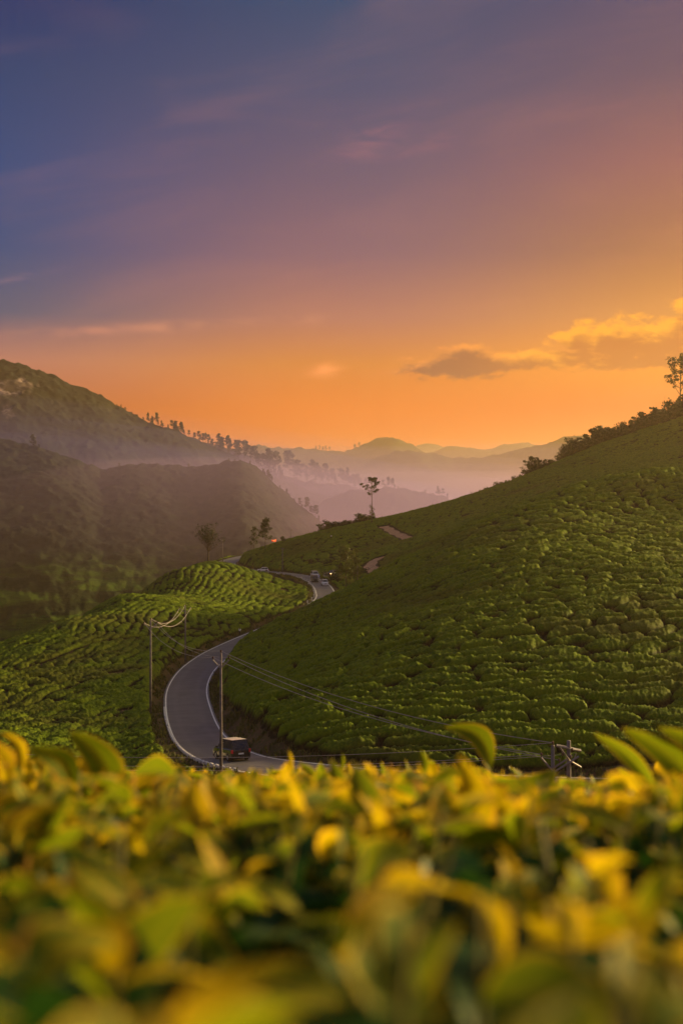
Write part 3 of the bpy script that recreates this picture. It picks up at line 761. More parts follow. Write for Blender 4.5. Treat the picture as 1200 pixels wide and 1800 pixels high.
# bare fan-shaped tree at the tip of the left hill
def fan_tree():
    rn_ = random.Random(4); root = empty('bare_tree'); T = MB(); L = MB(); B = MB()
    T.tube([(0, 0, -.3), (0.05, 0, 1.2), (0, 0.05, 2.6), (.05, 0, 3.6)], [.24, .19, .15, .12], 7)
    for k in range(17):
        bp = branch_pts((0, 0, rn_.uniform(2.0, 3.6)), k*2.4, rn_.uniform(.75, 1.35), rn_.uniform(3.6, 5.4), rn_, .18, 5)
        B.tube(bp, [.075*(1-.85*j/5) for j in range(6)], 4, False)
        for j in (2, 3, 4, 5):
            for q in range(3):
                tp = branch_pts(bp[j], rn_.uniform(0, 6.28), rn_.uniform(.2, 1.2), rn_.uniform(.7, 1.6), rn_, .2, 2); B.tube(tp, [.028, .02, .012], 3, False)
                ell_leaves(L, tp[-1], .55, 8, .27, rn_, .8)
    T.build('trunk', M_bark, root, True); B.build('branches', M_bark, root); L.build('crown', M_leafdark, root); return root
c = hit(366, 987, 250, 420) or Vector(P(366, 988, 355)); put(fan_tree(), c, 0, 1.22, 'round-headed thinly leaved tree at the tip of the left tea hill by the road')
t = make_tree('sparse_tree', 8.6, 33, clear=0.25, nb=12, spread=.26, tuft=.085, nl=22, ls=.42, rtr=.014, m=M_leafdark); c = hit(447, 970, 430, 560) or crest_of(447)
put(t, c - Vector((0, 0, .2)), .3, 1.15, 'sparse leaning tree on the bank above the far road bend, left of its bushier neighbour')
t = make_tree('leafy_tree', 10.4, 37, clear=0.34, nb=16, spread=.25, tuft=.095, nl=44, ls=.42, rtr=.013, m=M_leafdark); c = hit(466, 966, 430, 560) or crest_of(466)
put(t, c - Vector((0, 0, .2)), 1.3, 1.15, 'bushy oval-crowned tree on the bank above the far road bend')
t = make_tree('small_tree', 3.0, 41, clear=0.4, nb=8, spread=.42, tuft=.17, nl=30, ls=.3, rtr=.02); c = hit(497, 957, 430, 560) or crest_of(497)
put(t, c - Vector((0, 0, .1)), 1.3, 1.0, 'small flat-topped tree on the knoll right of the glowing fire')
# drooping trees beside the parked cars
gp = []
for i, (px, py, D, h, sd_, lb) in enumerate(((607, 1046, 318, 13.0, 51, 'tall drooping tree with dark trunk beside the road, right of the parked cars'),
        (622, 1036, 352, 11.0, 52, 'leafy drooping tree just left of the roadside pole below the dirt track'),
        (598, 1024, 372, 10.5, 53, 'thin bare-stemmed tree behind the parked cars'))):
    t = make_tree('roadside_tree', h, sd_, clear=.30 if i < 2 else .5, nb=16 if i < 2 else 7, spread=.20, tuft=.085, nl=36 if i < 2 else 12, ls=.5, rtr=.011, m=M_leafmid, up=-.15, elr=(-.1, .7))
    x, y = (px-HX)*D/F, D; put(t, (x, y, zt(x, y)-.2), i, 1.0, lb, 'tree')
# hazy trees: variants shared by copies
fv = [make_tree('hazy_tree', 20, 100+i, clear=(.35, .45, .5, .3, .55, .4)[i], nb=(10, 12, 9, 12, 8, 11)[i], spread=(.18, .22, .2, .17, .25, .2)[i], tuft=(.085, .09, .08, .10, .08, .09)[i], nl=24, ls=1.3, rtr=.013, detail=5, low=(2 if i in (0, 3) else 0)) for i in range(6)]
used_v = [False]*6
def far_tree(p, hpx, label, group, k=None):
    k = rnd.randrange(6) if k is None else k
    if used_v[k]: o = copy_tree(fv[k])
    else: o = fv[k]; used_v[k] = True
    h = hpx*p[1]/F/20*1.2
    w_ = rnd.uniform(.85, 1.25)
    return put(o, (p[0], p[1], p[2]-h*.8), rnd.uniform(0, 6.28), (h*w_, h*w_, h), label, 'tree', group)
sets = [(R1, [(196,6),(205,7),(213,9),(222,8),(233,7),(243,10),(252,8)], 'tiny tree high on the left mountain skyline', 'trees on the upper mountain skyline'),
        (R1, [(262,16),(268,13),(275,18),(283,15),(296,10),(303,18),(309,16),(317,22),(325,13),(333,12)], 'small dark tree midway down the mountain skyline', 'trees on the middle mountain skyline'),
        (R1, [(341,12),(349,16),(356,14),(362,19),(368,21),(375,17),(384,25),(391,27),(399,29),(405,27)], 'dark tree in the thick clump low on the skyline', 'clump of trees on the lower mountain skyline'),
        (R1, [(413,24),(420,28),(428,31),(436,28),(445,35),(452,31),(462,36),(469,38),(477,32),(485,37),(492,27)], 'feathery tree in the upper hazy ridge row', 'hazy tree row, upper part'),
        (R3, [(508,36),(515,26),(523,34),(531,32),(537,24),(549,32),(556,36),(563,28),(573,30),(582,31)], 'pale tree in the middle of the misty ridge row', 'hazy tree row, middle part'),
        (R3, [(590,20),(597,27),(604,22),(611,29),(620,20),(628,27),(634,22),(641,19)], 'faint tree at the low end of the ridge row', 'hazy tree row, lower part'),
        (R3b, [(672,14),(681,17),(689,15),(701,9),(748,10),(768,15),(778,19),(785,12)], 'faint tree on the misty ridge right of the lone tall tree', 'trees on the misty middle ridge'),
        (R2, [(58,20),(63,14),(69,10)], 'dark shaggy tree on the far-left shoulder', 'trees on the left shoulder'),
        (R2, [(210,8),(262,6),(330,8),(404,10),(412,8),(440,9),(462,14),(470,18),(478,12),(492,10),(505,14),(516,10),(528,14)], 'small tree on the rounded near shoulder below the ridge row', 'trees on the rounded shoulder'),
        (R2, [(539,24),(546,17),(553,22),(560,12)], 'misty tree at the foot of the rounded shoulder above the fire', 'trees at the shoulder foot'),
        (R4, [(556,8),(561,9),(567,8),(572,9),(578,7),(625,8),(631,9)], 'tiny tree on the flat crest of the far pale mountain', 'trees on the far mountain crest')]
for f_, lst, lb, gr in sets:
    more = []
    for px, h in lst:
        more.append((px + rnd.uniform(-1.5, 1.5), h*rnd.uniform(.85, 1.3)))
        if h > 13 and len(lst) > 7 and rnd.random() < .75: more.append((px + rnd.uniform(2.5, 5.0), h*rnd.uniform(.55, .95)))
    lst = sorted(more)[:20]
    for i, (px, h) in enumerate(lst):
        p = f_(px) - Vector((0, 0, 2.0))
        far_tree(p, h, '%s from the left: %s' % (ORD[i+1], lb) if len(lst) > 1 else lb, gr)
# bushes along the right crest and on the knoll
bv = [make_bush('crest_bush', (3.2, 3.8, 2.6, 4.4)[i], (2.8, 3.4, 3.0, 4.2)[i], 200+i, M_leafdark, 9, 70, .42) for i in range(4)]
bu = [False]*4
def bush(p, h, label, group, wd=1.0, k=None):
    k = rnd.randrange(4) if k is None else k
    if bu[k]: o = copy_tree(bv[k])
    else: o = bv[k]; bu[k] = True
    s = h/((2.8, 3.4, 3.0, 4.2)[k]); return put(o, p, rnd.uniform(0, 6), (s*wd, s*wd, s), label, 'bush', group)
for (lst, lb, gr) in (([(832,8),(845,7),(857,8),(864,6),(872,9),(880,10),(892,8),(905,10),(915,9)], 'low bush on the lower right-hand crest', 'bushes on the lower crest'),
        ([(927,20),(941,30),(955,17),(964,14),(973,10),(985,14)], 'bush in the cluster halfway up the right-hand crest', 'bushes on the middle crest'),
        ([(993,17),(1003,22),(1013,24),(1022,20),(1031,16),(1040,20),(1050,18),(1060,26),(1070,24),(1078,17),(1088,20),(1098,22),(1108,20)], 'scraggly bush in the dense upper right-hand crest hedge', 'bushes on the upper crest'),
        ([(1118,20),(1128,24),(1137,24),(1147,18),(1157,19),(1167,21),(1177,25),(1187,30),(1197,34),(1207,36)], 'twiggy bush at the crest top under the crooked tree', 'bushes at the top of the crest')):
    for i, (px, h) in enumerate(lst):
        c = crest_of(px); bush(c + Vector((0, rnd.uniform(-2, 1), -.35)), h*c.y/F*(1.4 if px > 990 else 1.05), '%s from the left: %s' % (ORD[i+1], lb), gr, rnd.uniform(.9, 1.5))
for i, (px, h) in enumerate(((558,8),(566,10),(575,20),(584,22),(593,20),(602,15),(611,13),(620,15),(629,13),(637,18),(645,22),(652,12))):
    c = crest_of(px); bush(c + Vector((0, 0, -.4)), h*c.y/F*.95, '%s from the left: dark bush on the knoll top beside the lone tree' % ORD[i+1], 'bushes along the knoll top', 1.3)
for i, (px, py, D, h) in enumerate(((590,1022,362,4.2),(612,1030,345,3.2),(632,1024,372,3.0),(578,1002,412,2.2),(540,1002,425,2.0),(602,1008,390,2.8))):
    x, y = (px-HX)*D/F, D
    bush((x, y, zt(x, y)-.2), h, '%s from the left of the shrubs on the slope behind the cars' % ORD[{540:1,578:2,590:3,602:4,612:5,632:6}[px]], 'shrubs behind the parked cars', 1.2)
for o, u_ in list(zip(fv, used_v)) + list(zip(bv, bu)):
    if not u_:
        for ch in list(o.children): bpy.data.objects.remove(ch)
        bpy.data.objects.remove(o)
print('trees', time.time()-T0)

# ------------------------------------------------------------------ weeds on the road banks (uncountable)
def weeds():
    rn_ = np.random.RandomState(4); V = []; nW = 26000
    i = rn_.randint(30, len(rc)-120, nW); sd_ = np.where(rn_.rand(nW) < .5, 1, -1)
    off = rc[i, 3]/2 + 0.45 + np.abs(rn_.gamma(1.6, 1.1, nW))
    x = rc[i, 0] + rn[i, 0]*off*sd_ + rn_.randn(nW)*.4; y = rc[i, 1] + rn[i, 1]*off*sd_ + rn_.randn(nW)*.4
    e = road_info(x, y); ok = (e[0] - rc[e[1], 3]/2) > 0.3
    ok &= fbm(x/3.0, y/3.0, 5, 3) > -0.12
    x, y = x[ok], y[ok]; z = terrain(x, y); n = len(x)
    a = rn_.rand(n)*6.283; h = rn_.uniform(.12, .55, n); wd = h*rn_.uniform(.25, .6, n); tl = rn_.randn(n, 2)*.25
    b0 = np.c_[x-np.cos(a)*wd/2, y-np.sin(a)*wd/2, z-.05]; b1 = np.c_[x+np.cos(a)*wd/2, y+np.sin(a)*wd/2, z-.05]
    t1 = np.c_[x+np.cos(a)*wd*.35+tl[:, 0]*h, y+np.sin(a)*wd*.35+tl[:, 1]*h, z+h]; t0 = np.c_[x-np.cos(a)*wd*.2+tl[:, 0]*h, y-np.sin(a)*wd*.2+tl[:, 1]*h, z+h*.8]
    V = np.stack([b0, b1, t1, t0], 1).reshape(-1, 3)
    me = mesh_np('roadside_weeds', V, np.arange(n*4).reshape(-1, 4), False)
    tag(link('roadside_weeds', me, None, M_scrub), 'rough weeds and scrub growing on the banks along the winding road', 'weeds', kind='stuff')
weeds()

# ------------------------------------------------------------------ kerb stones and guard stones
M_stone = plain('whitewashed_stone', (0.55, 0.50, 0.47), 0.8, 0.2, 0, 0.35, 6)
def rock_mesh(name, sx, sy, sz, seed, mt):
    bm = bmesh.new(); bmesh.ops.create_cube(bm, size=1.0); bmesh.ops.bevel(bm, geom=bm.edges[:], offset=.12, segments=1, affect='EDGES')
    r_ = random.Random(seed)
    for v in bm.verts: v.co = Vector((v.co.x*sx, v.co.y*sy, v.co.z*sz)) * r_.uniform(.93, 1.06)
    me = bpy.data.meshes.new(name); bm.to_mesh(me); bm.free(); me.materials.append(mt); return me
ks = [rock_mesh('kerb_stone', .20, .62, .34, i, M_stone) for i in range(3)]
sel = [i for i in range(len(rc)) if 104 < rc[i, 1] < 166 and rc[i, 0] < -6]
dd = np.r_[0, np.cumsum(np.hypot(*np.diff(rc[sel, :2], axis=0).T))]
for k, s_ in enumerate(np.arange(0, dd[-1], 1.0)):
    if rnd.random() < .10: continue
    v = [np.interp(s_, dd, rc[sel, j]) for j in range(4)]; nx = np.interp(s_, dd, rn[sel, 0]); ny = np.interp(s_, dd, rn[sel, 1])
    o = link('kerb_stone', ks[k % 3], road); off = v[3]/2 + .16
    o.location = (v[0]+nx*off, v[1]+ny*off, v[2]+.08); o.rotation_euler = (rnd.gauss(0, .03), rnd.gauss(0, .05), math.atan2(ny, nx) + rnd.gauss(0, .03))
gs_ = rock_mesh('guard_stone', .32, .32, .85, 9, M_stone)
gi_ = [i for i in range(len(rc)) if 300 < rc[i, 1] < 372 and rc[i, 0] < 0]
for k, i in enumerate(gi_[::5]):
    o = link('guard_stone', gs_); off = rc[i, 3]/2 + .45
    o.location = (rc[i, 0]+rn[i, 0]*off, rc[i, 1]+rn[i, 1]*off, rc[i, 2]+.30); o.rotation_euler = (0, 0, rnd.uniform(0, 1))
    tag(o, '%s pale guard stone from the near end on the left edge of the upper road' % ORD[k+1].capitalize(), 'guard stone', 'guard stones on the upper road')
for k, (px, py, D, s_) in enumerate(((421, 1297, 130, .35), (426, 1301, 128, .28))):
    o = link('pale_rock', rock_mesh('pale_rock', .5, .4, .35, 20+k, M_stone)); x, y = (px-HX)*D/F, D; o.location = (x, y, zt(x, y)+.08); o.scale = (1.0-.2*k,)*3
    tag(o, ('larger' if k == 0 else 'smaller') + ' pale rock lying on the dark bank behind the black car', 'rock')

# ------------------------------------------------------------------ vehicles
def paint(name, col, rough=0.3, metal=0.3):
    def f(t, o, m):
        n = t.noise(objc(t), 2.0, 4); c = t.mix(t.ss(n, .45, .75, 0, .35), col, (0.16, 0.13, 0.11))
        b = bsdf(t, c, rough, .5, metal if max(col) < .1 else 0.0); b.inputs['Coat Weight'].default_value = .5; b.inputs['Coat Roughness'].default_value = .12
        t.l.new(b.outputs[0], o.inputs[0])
    return mat(name, f)
M_glass = plain('car_glass', (0.02, 0.022, 0.026), 0.06, 0.8, 0, 0.1)
M_tyre = plain('tyre_rubber', (0.018, 0.017, 0.018), 0.85, 0.2)
M_rim = plain('wheel_rim', (0.35, 0.34, 0.35), 0.35, 0.5, 0.7, 0.1)
M_trim = plain('black_trim', (0.02, 0.02, 0.022), 0.6, 0.3)
M_red = plain('tail_lamp_red', (0.55, 0.02, 0.03), 0.2, 0.6, 0, 0.1)
M_lens = plain('lamp_lens', (0.55, 0.55, 0.58), 0.12, 0.7, 0.2, 0.1)
M_plate = plain('plate_white', (0.75, 0.74, 0.70), 0.5, 0.3, 0, 0.05)
M_plate_txt = plain('plate_ink', (0.03, 0.03, 0.03), 0.6, 0.3, 0, 0.05)
def lit(name, col, s):
    def f(t, o, m):
        e = t.new('ShaderNodeEmission'); e.inputs[0].default_value = (*col, 1); e.inputs[1].default_value = s; t.l.new(e.outputs[0], o.inputs[0])
    return mat(name, f)
def make_car(name, L_, Wd, Ht, kind, col, rough=.3, roof_sheen=None, lights=None, detail=True):
    """kind: hatch, wagon or jeep; y is forward, origin on the ground"""
    root = empty(name); M = paint(name+'_paint', col, rough); Mr = paint(name+'_roof_paint', roof_sheen, rough) if roof_sheen else M
    w2 = Wd/2; belt = Ht*(.56 if kind != 'jeep' else .55); hood = Ht*(.52 if kind != 'jeep' else .56); zb = .24
    st = {'hatch': [(-.50, .62, .90), (-.485, .95, .97), (-.40, 1.0, 1.0), (.18, 1.0, 1.0), (.30, .97, 1.0), (.44, .86, .97), (.49, .70, .90), (.50, .55, .80)],
          'wagon': [(-.50, .80, .92), (-.49, 1.0, .98), (-.40, 1.0, 1.0), (.20, 1.0, 1.0), (.30, .98, 1.0), (.44, .90, .97), (.49, .76, .92), (.50, .60, .85)],
          'jeep': [(-.50, .9, .97), (-.495, 1.0, 1.0), (-.40, 1.0, 1.0), (.14, 1.0, 1.0), (.20, 1.02, .98), (.46, 1.0, .94), (.495, .96, .94), (.50, .80, .9)]}[kind]
    V = []; n = 0
    for f_, hz_, ws in st:
        y = f_*L_; top = zb + (belt-zb)*hz_; w_ = w2*ws
        sec = [(0, zb), (w_*.90, zb), (w_, zb+.14), (w_, zb+(top-zb)*.55), (w_*.975, top-.07), (w_*.90, top), (0, top+.035)]
        ring = sec + [(-a, b) for a, b in sec[-2:0:-1]]; n = len(ring); V += [(a, y, b) for a, b in ring]
    Fq = [(i*n+k, i*n+(k+1) % n, (i+1)*n+(k+1) % n, (i+1)*n+k) for i in range(len(st)-1) for k in range(n)]
    Fq += [tuple(range(n))[::-1], tuple((len(st)-1)*n+k for k in range(n))]
    b = MB().add(V, [q[::-1] for q in Fq]); body = b.build('body', M, root)
    # cabin: (y, half width, z) at belt and roof
    yb0, yb1 = {'hatch': (-.47, .24), 'wagon': (-.492, .27), 'jeep': (-.49, .17)}[kind]; yr0, yr1 = {'hatch': (-.36, .06), 'wagon': (-.455, .10), 'jeep': (-.47, .11)}[kind]
    bz = belt + .015; rz_ = Ht-.05; wb = w2*.90; wr = w2*(.74 if kind != 'jeep' else .84)
    A = [Vector((-wb, yb0*L_, bz)), Vector((wb, yb0*L_, bz)), Vector((wb, yb1*L_, bz)), Vector((-wb, yb1*L_, bz))]
    Bt = [Vector((-wr, yr0*L_, rz_)), Vector((wr, yr0*L_, rz_)), Vector((wr, yr1*L_, rz_)), Vector((-wr, yr1*L_, rz_))]
    cb = MB().add(A+Bt, [(0, 1, 5, 4), (1, 2, 6, 5), (2, 3, 7, 6), (3, 0, 4, 7), (4, 5, 6, 7)]); cb.build('cabin_frame', M, root)
    # roof: slightly domed slab
    RV = []; 
    for j in range(6):
        fy = -1 + 2*j/5
        for i in range(5):
            fx = -1 + 2*i/4; RV.append((fx*(wr+.015), (yr0+yr1)/2*L_ + fy*(yr1-yr0)/2*L_*1.02, rz_ + .008 + .05*(1-fx*fx*.9)*(1-fy*fy*.8)))
    RF = [(j*5+i, j*5+i+1, (j+1)*5+i+1, (j+1)*5+i) for j in range(5) for i in range(4)]
    MB().add(RV, RF).build('roof', Mr, root, True)
    def pane(nm, a, b_, c, d, mtl=M_glass, ins=(.06, .94, .10, .90), push=.008):
        def bl(u_, v_): return (a.lerp(b_, u_)).lerp(d.lerp(c, u_), v_)
        q = [bl(ins[0], ins[2]), bl(ins[1], ins[2]), bl(ins[1], ins[3]), bl(ins[0], ins[3])]
        nr_ = (q[1]-q[0]).cross(q[3]-q[0]).normalized(); mid = (q[0]+q[2])/2
        if nr_.dot(mid - Vector((0, (yb0+yb1)/2*L_, bz))) < 0: nr_ = -nr_
        o_ = [p + nr_*push for p in q]; i_ = [p - nr_*.004 for p in q]
        return MB().add(o_+i_, [(0, 1, 2, 3), (4, 7, 6, 5), (0, 4, 5, 1), (1, 5, 6, 2), (2, 6, 7, 3), (3, 7, 4, 0)]).build(nm, mtl, root)
    pane('windscreen', A[3], A[2], Bt[2], Bt[3]); pane('rear_window', A[0], A[1], Bt[1], Bt[0])
    cuts = [(.03, .34), (.36, .66), (.68, .95)] if kind == 'wagon' else [(.04, .45), (.48, .93)]
    for s in (0, 1):
        a, b_, c, d = (A[1], A[2], Bt[2], Bt[1]) if s else (A[0], A[3], Bt[3], Bt[0])
        for u0, u1 in cuts: pane('side_window', a, b_, c, d, ins=(u0, u1, .08, .90))
    wr_ = .33 if kind != 'jeep' else .38
    for sx in (-1, 1):
        for yy in (-.31, .31):
            wm = MB(); seg = 16; x0, x1 = sx*(w2-.20), sx*(w2+.015)
            pts0 = [(x0, yy*L_+math.cos(2*math.pi*k/seg)*wr_, wr_+math.sin(2*math.pi*k/seg)*wr_) for k in range(seg)]; pts1 = [(x1, p[1], p[2]) for p in pts0]
            wm.add(pts0+pts1, [(k, (k+1) % seg, seg+(k+1) % seg, seg+k) for k in range(seg)] + [tuple(range(seg)), tuple(range(seg, 2*seg))[::-1]])
            wo_ = wm.build('wheel', M_tyre, root)
            rm = MB(); p0 = [(x1+sx*.006, yy*L_+math.cos(2*math.pi*k/seg)*wr_*.62, wr_+math.sin(2*math.pi*k/seg)*wr_*.62) for k in range(seg)]
            rm.add([(x1+sx*.02, yy*L_, wr_)] + p0, [(0, 1+k, 1+(k+1) % seg) for k in range(seg)]); rm.build('rim', M_rim, wo_)
            ar = MB(); q0 = []; 
            for k in range(11):
                a_ = math.pi*k/10; q0 += [(sx*(w2+.004), yy*L_+math.cos(a_)*wr_*1.02, wr_+math.sin(a_)*wr_*1.02), (sx*(w2+.004), yy*L_+math.cos(a_)*wr_*1.22, wr_+math.sin(a_)*wr_*1.22)]
            ar.add(q0, [(2*k, 2*k+1, 2*k+3, 2*k+2) for k in range(10)]); ar.build('wheel_arch', M_trim, root)
        hl = MB().box((sx*w2*.74, L_*.492, zb+(belt-zb)*.52), (.15, .06, .09)); hl.build('headlight', lights if lights else M_lens, root)
        tl_ = MB().box((sx*w2*.90, -L_*.490, zb+(belt-zb)*.78), (.085, .065, .15)); tl_.build('tail_light', M_red, root)
        MB().box((sx*(w2+.10), L_*.20, belt+.06), (.09, .06, .08)).build('mirror', M if kind != 'jeep' else M_trim, root)
    MB().box((0, L_*.497, zb+.10), (w2*.92, .07, .13)).build('bumper', M if kind != 'jeep' else M_trim, root)
    MB().box((0, -L_*.497, zb+.10), (w2*.92, .07, .13)).build('bumper', M if kind != 'jeep' else M_trim, root)
    MB().box((0, L_*.502, zb+(belt-zb)*.50), (w2*.42, .03, .09)).build('grille', M_trim, root)
    pl_ = MB().box((.0, -L_*.5-.012, zb+(belt-zb)*.52), (.25, .012, .065)).build('licence_plate', M_plate, root)
    if kind == 'jeep':
        MB().tube([(.25, -L_*.505, .85), (.25, -L_*.505-.17, .85)], .33, 14).build('spare_wheel', M_tyre, root)
    return root
def park(o, px, py, D, head, label, cat='car', on=None):
    x, y = (px-HX)*D/F, D
    d_, i_, s_ = road_info(np.array([x]), np.array([y])); z = rc[i_[0], 2] if d_[0] < rc[i_[0], 3]/2+.3 else zt(x, y)
    g = rt[i_[0]]; o.location = (x, y, z + .003); o.rotation_euler = (0, 0, R(head)); tag(o, label, cat)
    # lie along the road's fall
    k = 3; sl_ = (rc[min(i_[0]+k, len(rc)-1), 2]-rc[max(i_[0]-k, 0), 2])/(2*k*1.2)
    hd = Vector((-math.sin(R(head)), math.cos(R(head)))); pitch = math.atan(sl_*(hd.x*g[0]+hd.y*g[1]))
    o.rotation_euler = Euler((pitch, 0, R(head)), 'XYZ'); return o
mpv = make_car('black_minivan', 4.6, 1.82, 1.88, 'wagon', (0.012, 0.011, 0.014), .25, roof_sheen=(0.80, 0.70, 0.70))  # pale roof colour stands in for sky reflected on the black roof
park(mpv, 407, 1334, 110.5, 27, 'black minivan with reflected sky painted on its roof driving away round the near road bend', 'minivan')
park(make_car('white_hatchback', 3.9, 1.65, 1.5, 'hatch', (0.74, 0.73, 0.76), .3), 462, 1004, 431, 97, 'white hatchback driving left along the road below the knoll bank', 'car')
park(make_car('white_car', 3.9, 1.75, 1.66, 'hatch', (0.72, 0.70, 0.74), .3), 570.5, 1030, 348, 187, 'white car facing the viewer in the right lane in front of the dark jeep', 'car')
park(make_car('dark_jeep', 3.9, 1.8, 2.0, 'jeep', (0.035, 0.035, 0.032), .5), 553, 1025, 360, 188, 'dark boxy jeep facing the viewer in the middle of the upper road', 'jeep')
park(make_car('silver_suv', 4.6, 2.0, 2.05, 'wagon', (0.48, 0.50, 0.56), .35), 553.5, 1015, 379, 192, 'tall silver van stopped directly behind the dark jeep', 'van')
park(make_car('grey_car', 4.0, 1.7, 1.6, 'hatch', (0.20, 0.17, 0.19), .4, lights=lit('headlamp_lit', (1.0, 0.62, 0.25), 5)), 573.5, 1018.5, 378, 185, 'dusky grey car with its headlamps lit behind the white car', 'car')
park(make_car('parked_car', 4.2, 1.75, 1.55, 'hatch', (0.03, 0.03, 0.035), .4, lights=lit('sidelamp_lit', (1.0, 0.5, 0.18), 4)), 584, 1017, 384, 150, 'black car parked off the road edge under the drooping trees', 'car')

# ------------------------------------------------------------------ people
def cloth(name, c): return plain(name, c, .85, .15, 0, .15, 8)
M_skin = plain('skin', (0.22, 0.11, 0.07), .6, .3, 0, .1); M_hair = plain('hair', (0.012, 0.01, 0.009), .6, .3)
def skin_obj(name, pts, edges, mt, parent, sub=1):
    me = bpy.data.meshes.new(name); me.from_pydata([p[:3] for p in pts], edges, []); o = bpy.data.objects.new(name+'_tmp', me); COL.objects.link(o)
    o.modifiers.new('s', 'SKIN'); sk = me.skin_vertices[0].data
    for i, p in enumerate(pts): sk[i].radius = (p[3], p[4] if len(p) > 4 else p[3])
    sk[0].use_root = True
    if sub: o.modifiers.new('u', 'SUBSURF').levels = sub
    dg = bpy.context.evaluated_depsgraph_get(); r = bpy.data.meshes.new_from_object(o.evaluated_get(dg)); r.name = name
    bpy.data.objects.remove(o); bpy.data.meshes.remove(me)
    r.polygons.foreach_set('use_smooth', [True]*len(r.polygons)); return link(name, r, parent, mt)
def make_person(name, top, bottom, stride=.18, h=1.68, long=False, arms=.12):
    root = empty(name); s = h/1.68
    def S(L_): return [tuple(v*s for v in p) for p in L_]
    pts = S([(0, 0, .93, .13, .10), (0, .01, 1.15, .13, .095), (0, 0, 1.36, .15, .10), (0, 0, 1.46, .055), (0, .015, 1.55, .085, .10), (0, .01, 1.63, .075, .085),
             (-.09, 0, .88, .085), (-.10, stride*.5, .48, .058), (-.10, stride-.03, .08, .042), (-.10, stride+.12, .035, .035),
             (.09, 0, .88, .085), (.10, -stride*.35, .48, .058), (.10, -stride, .09, .042), (.10, -stride+.13, .035, .035),
             (-.19, 0, 1.37, .055), (-.25, -.02, 1.10, .042), (-.26, arms, .86, .034), (-.26, arms+.05, .76, .03),
             (.19, 0, 1.37, .055), (.25, -.04, 1.10, .042), (.26, -arms*.3, .86, .034), (.26, -arms*.3+.03, .76, .03)])
    ed = [(0,1),(1,2),(2,3),(3,4),(4,5),(0,6),(6,7),(7,8),(8,9),(0,10),(10,11),(11,12),(12,13),(2,14),(14,15),(15,16),(16,17),(2,18),(18,19),(19,20),(20,21)]
    skin_obj('body', pts, ed, M_skin, root, 1)
    MB().box((0, .105*s, 1.555*s), (.012*s, .018*s, .022*s)).build('nose', M_skin, root)
    hb_ = S([(0, -.02, 1.60, .095, .10), (0, .0, 1.665, .085, .085)]); skin_obj('hair', hb_, [(0, 1)], M_hair, root, 1)
    lo = .55 if long else .86
    sh = S([(0, 0, lo, .19, .15), (0, 0, 1.15, .155, .12), (0, 0, 1.38, .17, .12), (-.19, 0, 1.38, .072), (-.255, -.02, 1.08, .062), (.19, 0, 1.38, .072), (.255, -.04, 1.08, .062)])
    skin_obj('shirt', sh, [(0,1),(1,2),(2,3),(3,4),(2,5),(5,6)], top, root, 1)
    tr = S([(0, 0, .92, .15, .12), (-.09, 0, .86, .10), (-.10, stride*.5, .48, .075), (-.10, stride-.03, .12, .065), (.09, 0, .86, .10), (.10, -stride*.35, .48, .075), (.10, -stride, .13, .065)])
    skin_obj('trousers', tr, [(0,1),(1,2),(2,3),(0,4),(4,5),(5,6)], bottom, root, 1)
    return root
def stand(o, px, py, D, head, label):
    x, y = (px-HX)*D/F, D; d_, i_, s_ = road_info(np.array([x]), np.array([y])); z = rc[i_[0], 2] if d_[0] < rc[i_[0], 3]/2+.2 else zt(x, y)
    o.location = (x, y, z); o.rotation_euler = (0, 0, R(head)); tag(o, label, 'person')
white = cloth('white_cloth', (.70, .70, .78)); dark = cloth('dark_cloth', (.03, .025, .03)); blue = cloth('pale_blue_cloth', (.42, .45, .72)); grey = cloth('grey_cloth', (.12, .11, .13)); red = cloth('red_cloth', (.35, .06, .05))
stand(make_person('person', white, dark), 421.5, 1118, 256, 150, 'person in a loose white shirt and dark trousers walking the road edge beyond the bend')
stand(make_person('person', blue, blue, .08, long=True), 560.5, 1016, 371, 200, 'person in long pale blue clothes standing beside the silver van')
stand(make_person('person', dark, grey, .12), 396, 994, 488, 20, 'person in dark clothes walking on the road at the farthest visible bend')
stand(make_person('person', dark, dark, .06), 671.5, 925, crest_of(671.5).y, 90, 'dark-clothed person standing on the knoll skyline right of the lone tree')
stand(make_person('person', white, grey, .08), 586, 1020, 371, 250, 'person in a white shirt standing by the black car under the trees')
stand(make_person('person', red, grey, .08), 620, 1033, 340, 200, 'person in a red top standing below the roadside pole')
_h0 = hit(582, 948, 400, 520) or crest_of(582)
stand(make_person('person', white, dark, .05), 582, 948, _h0.y, 200, 'person in white half hidden among the tea on the knoll slope')
tea_p = COL.objects[-1]

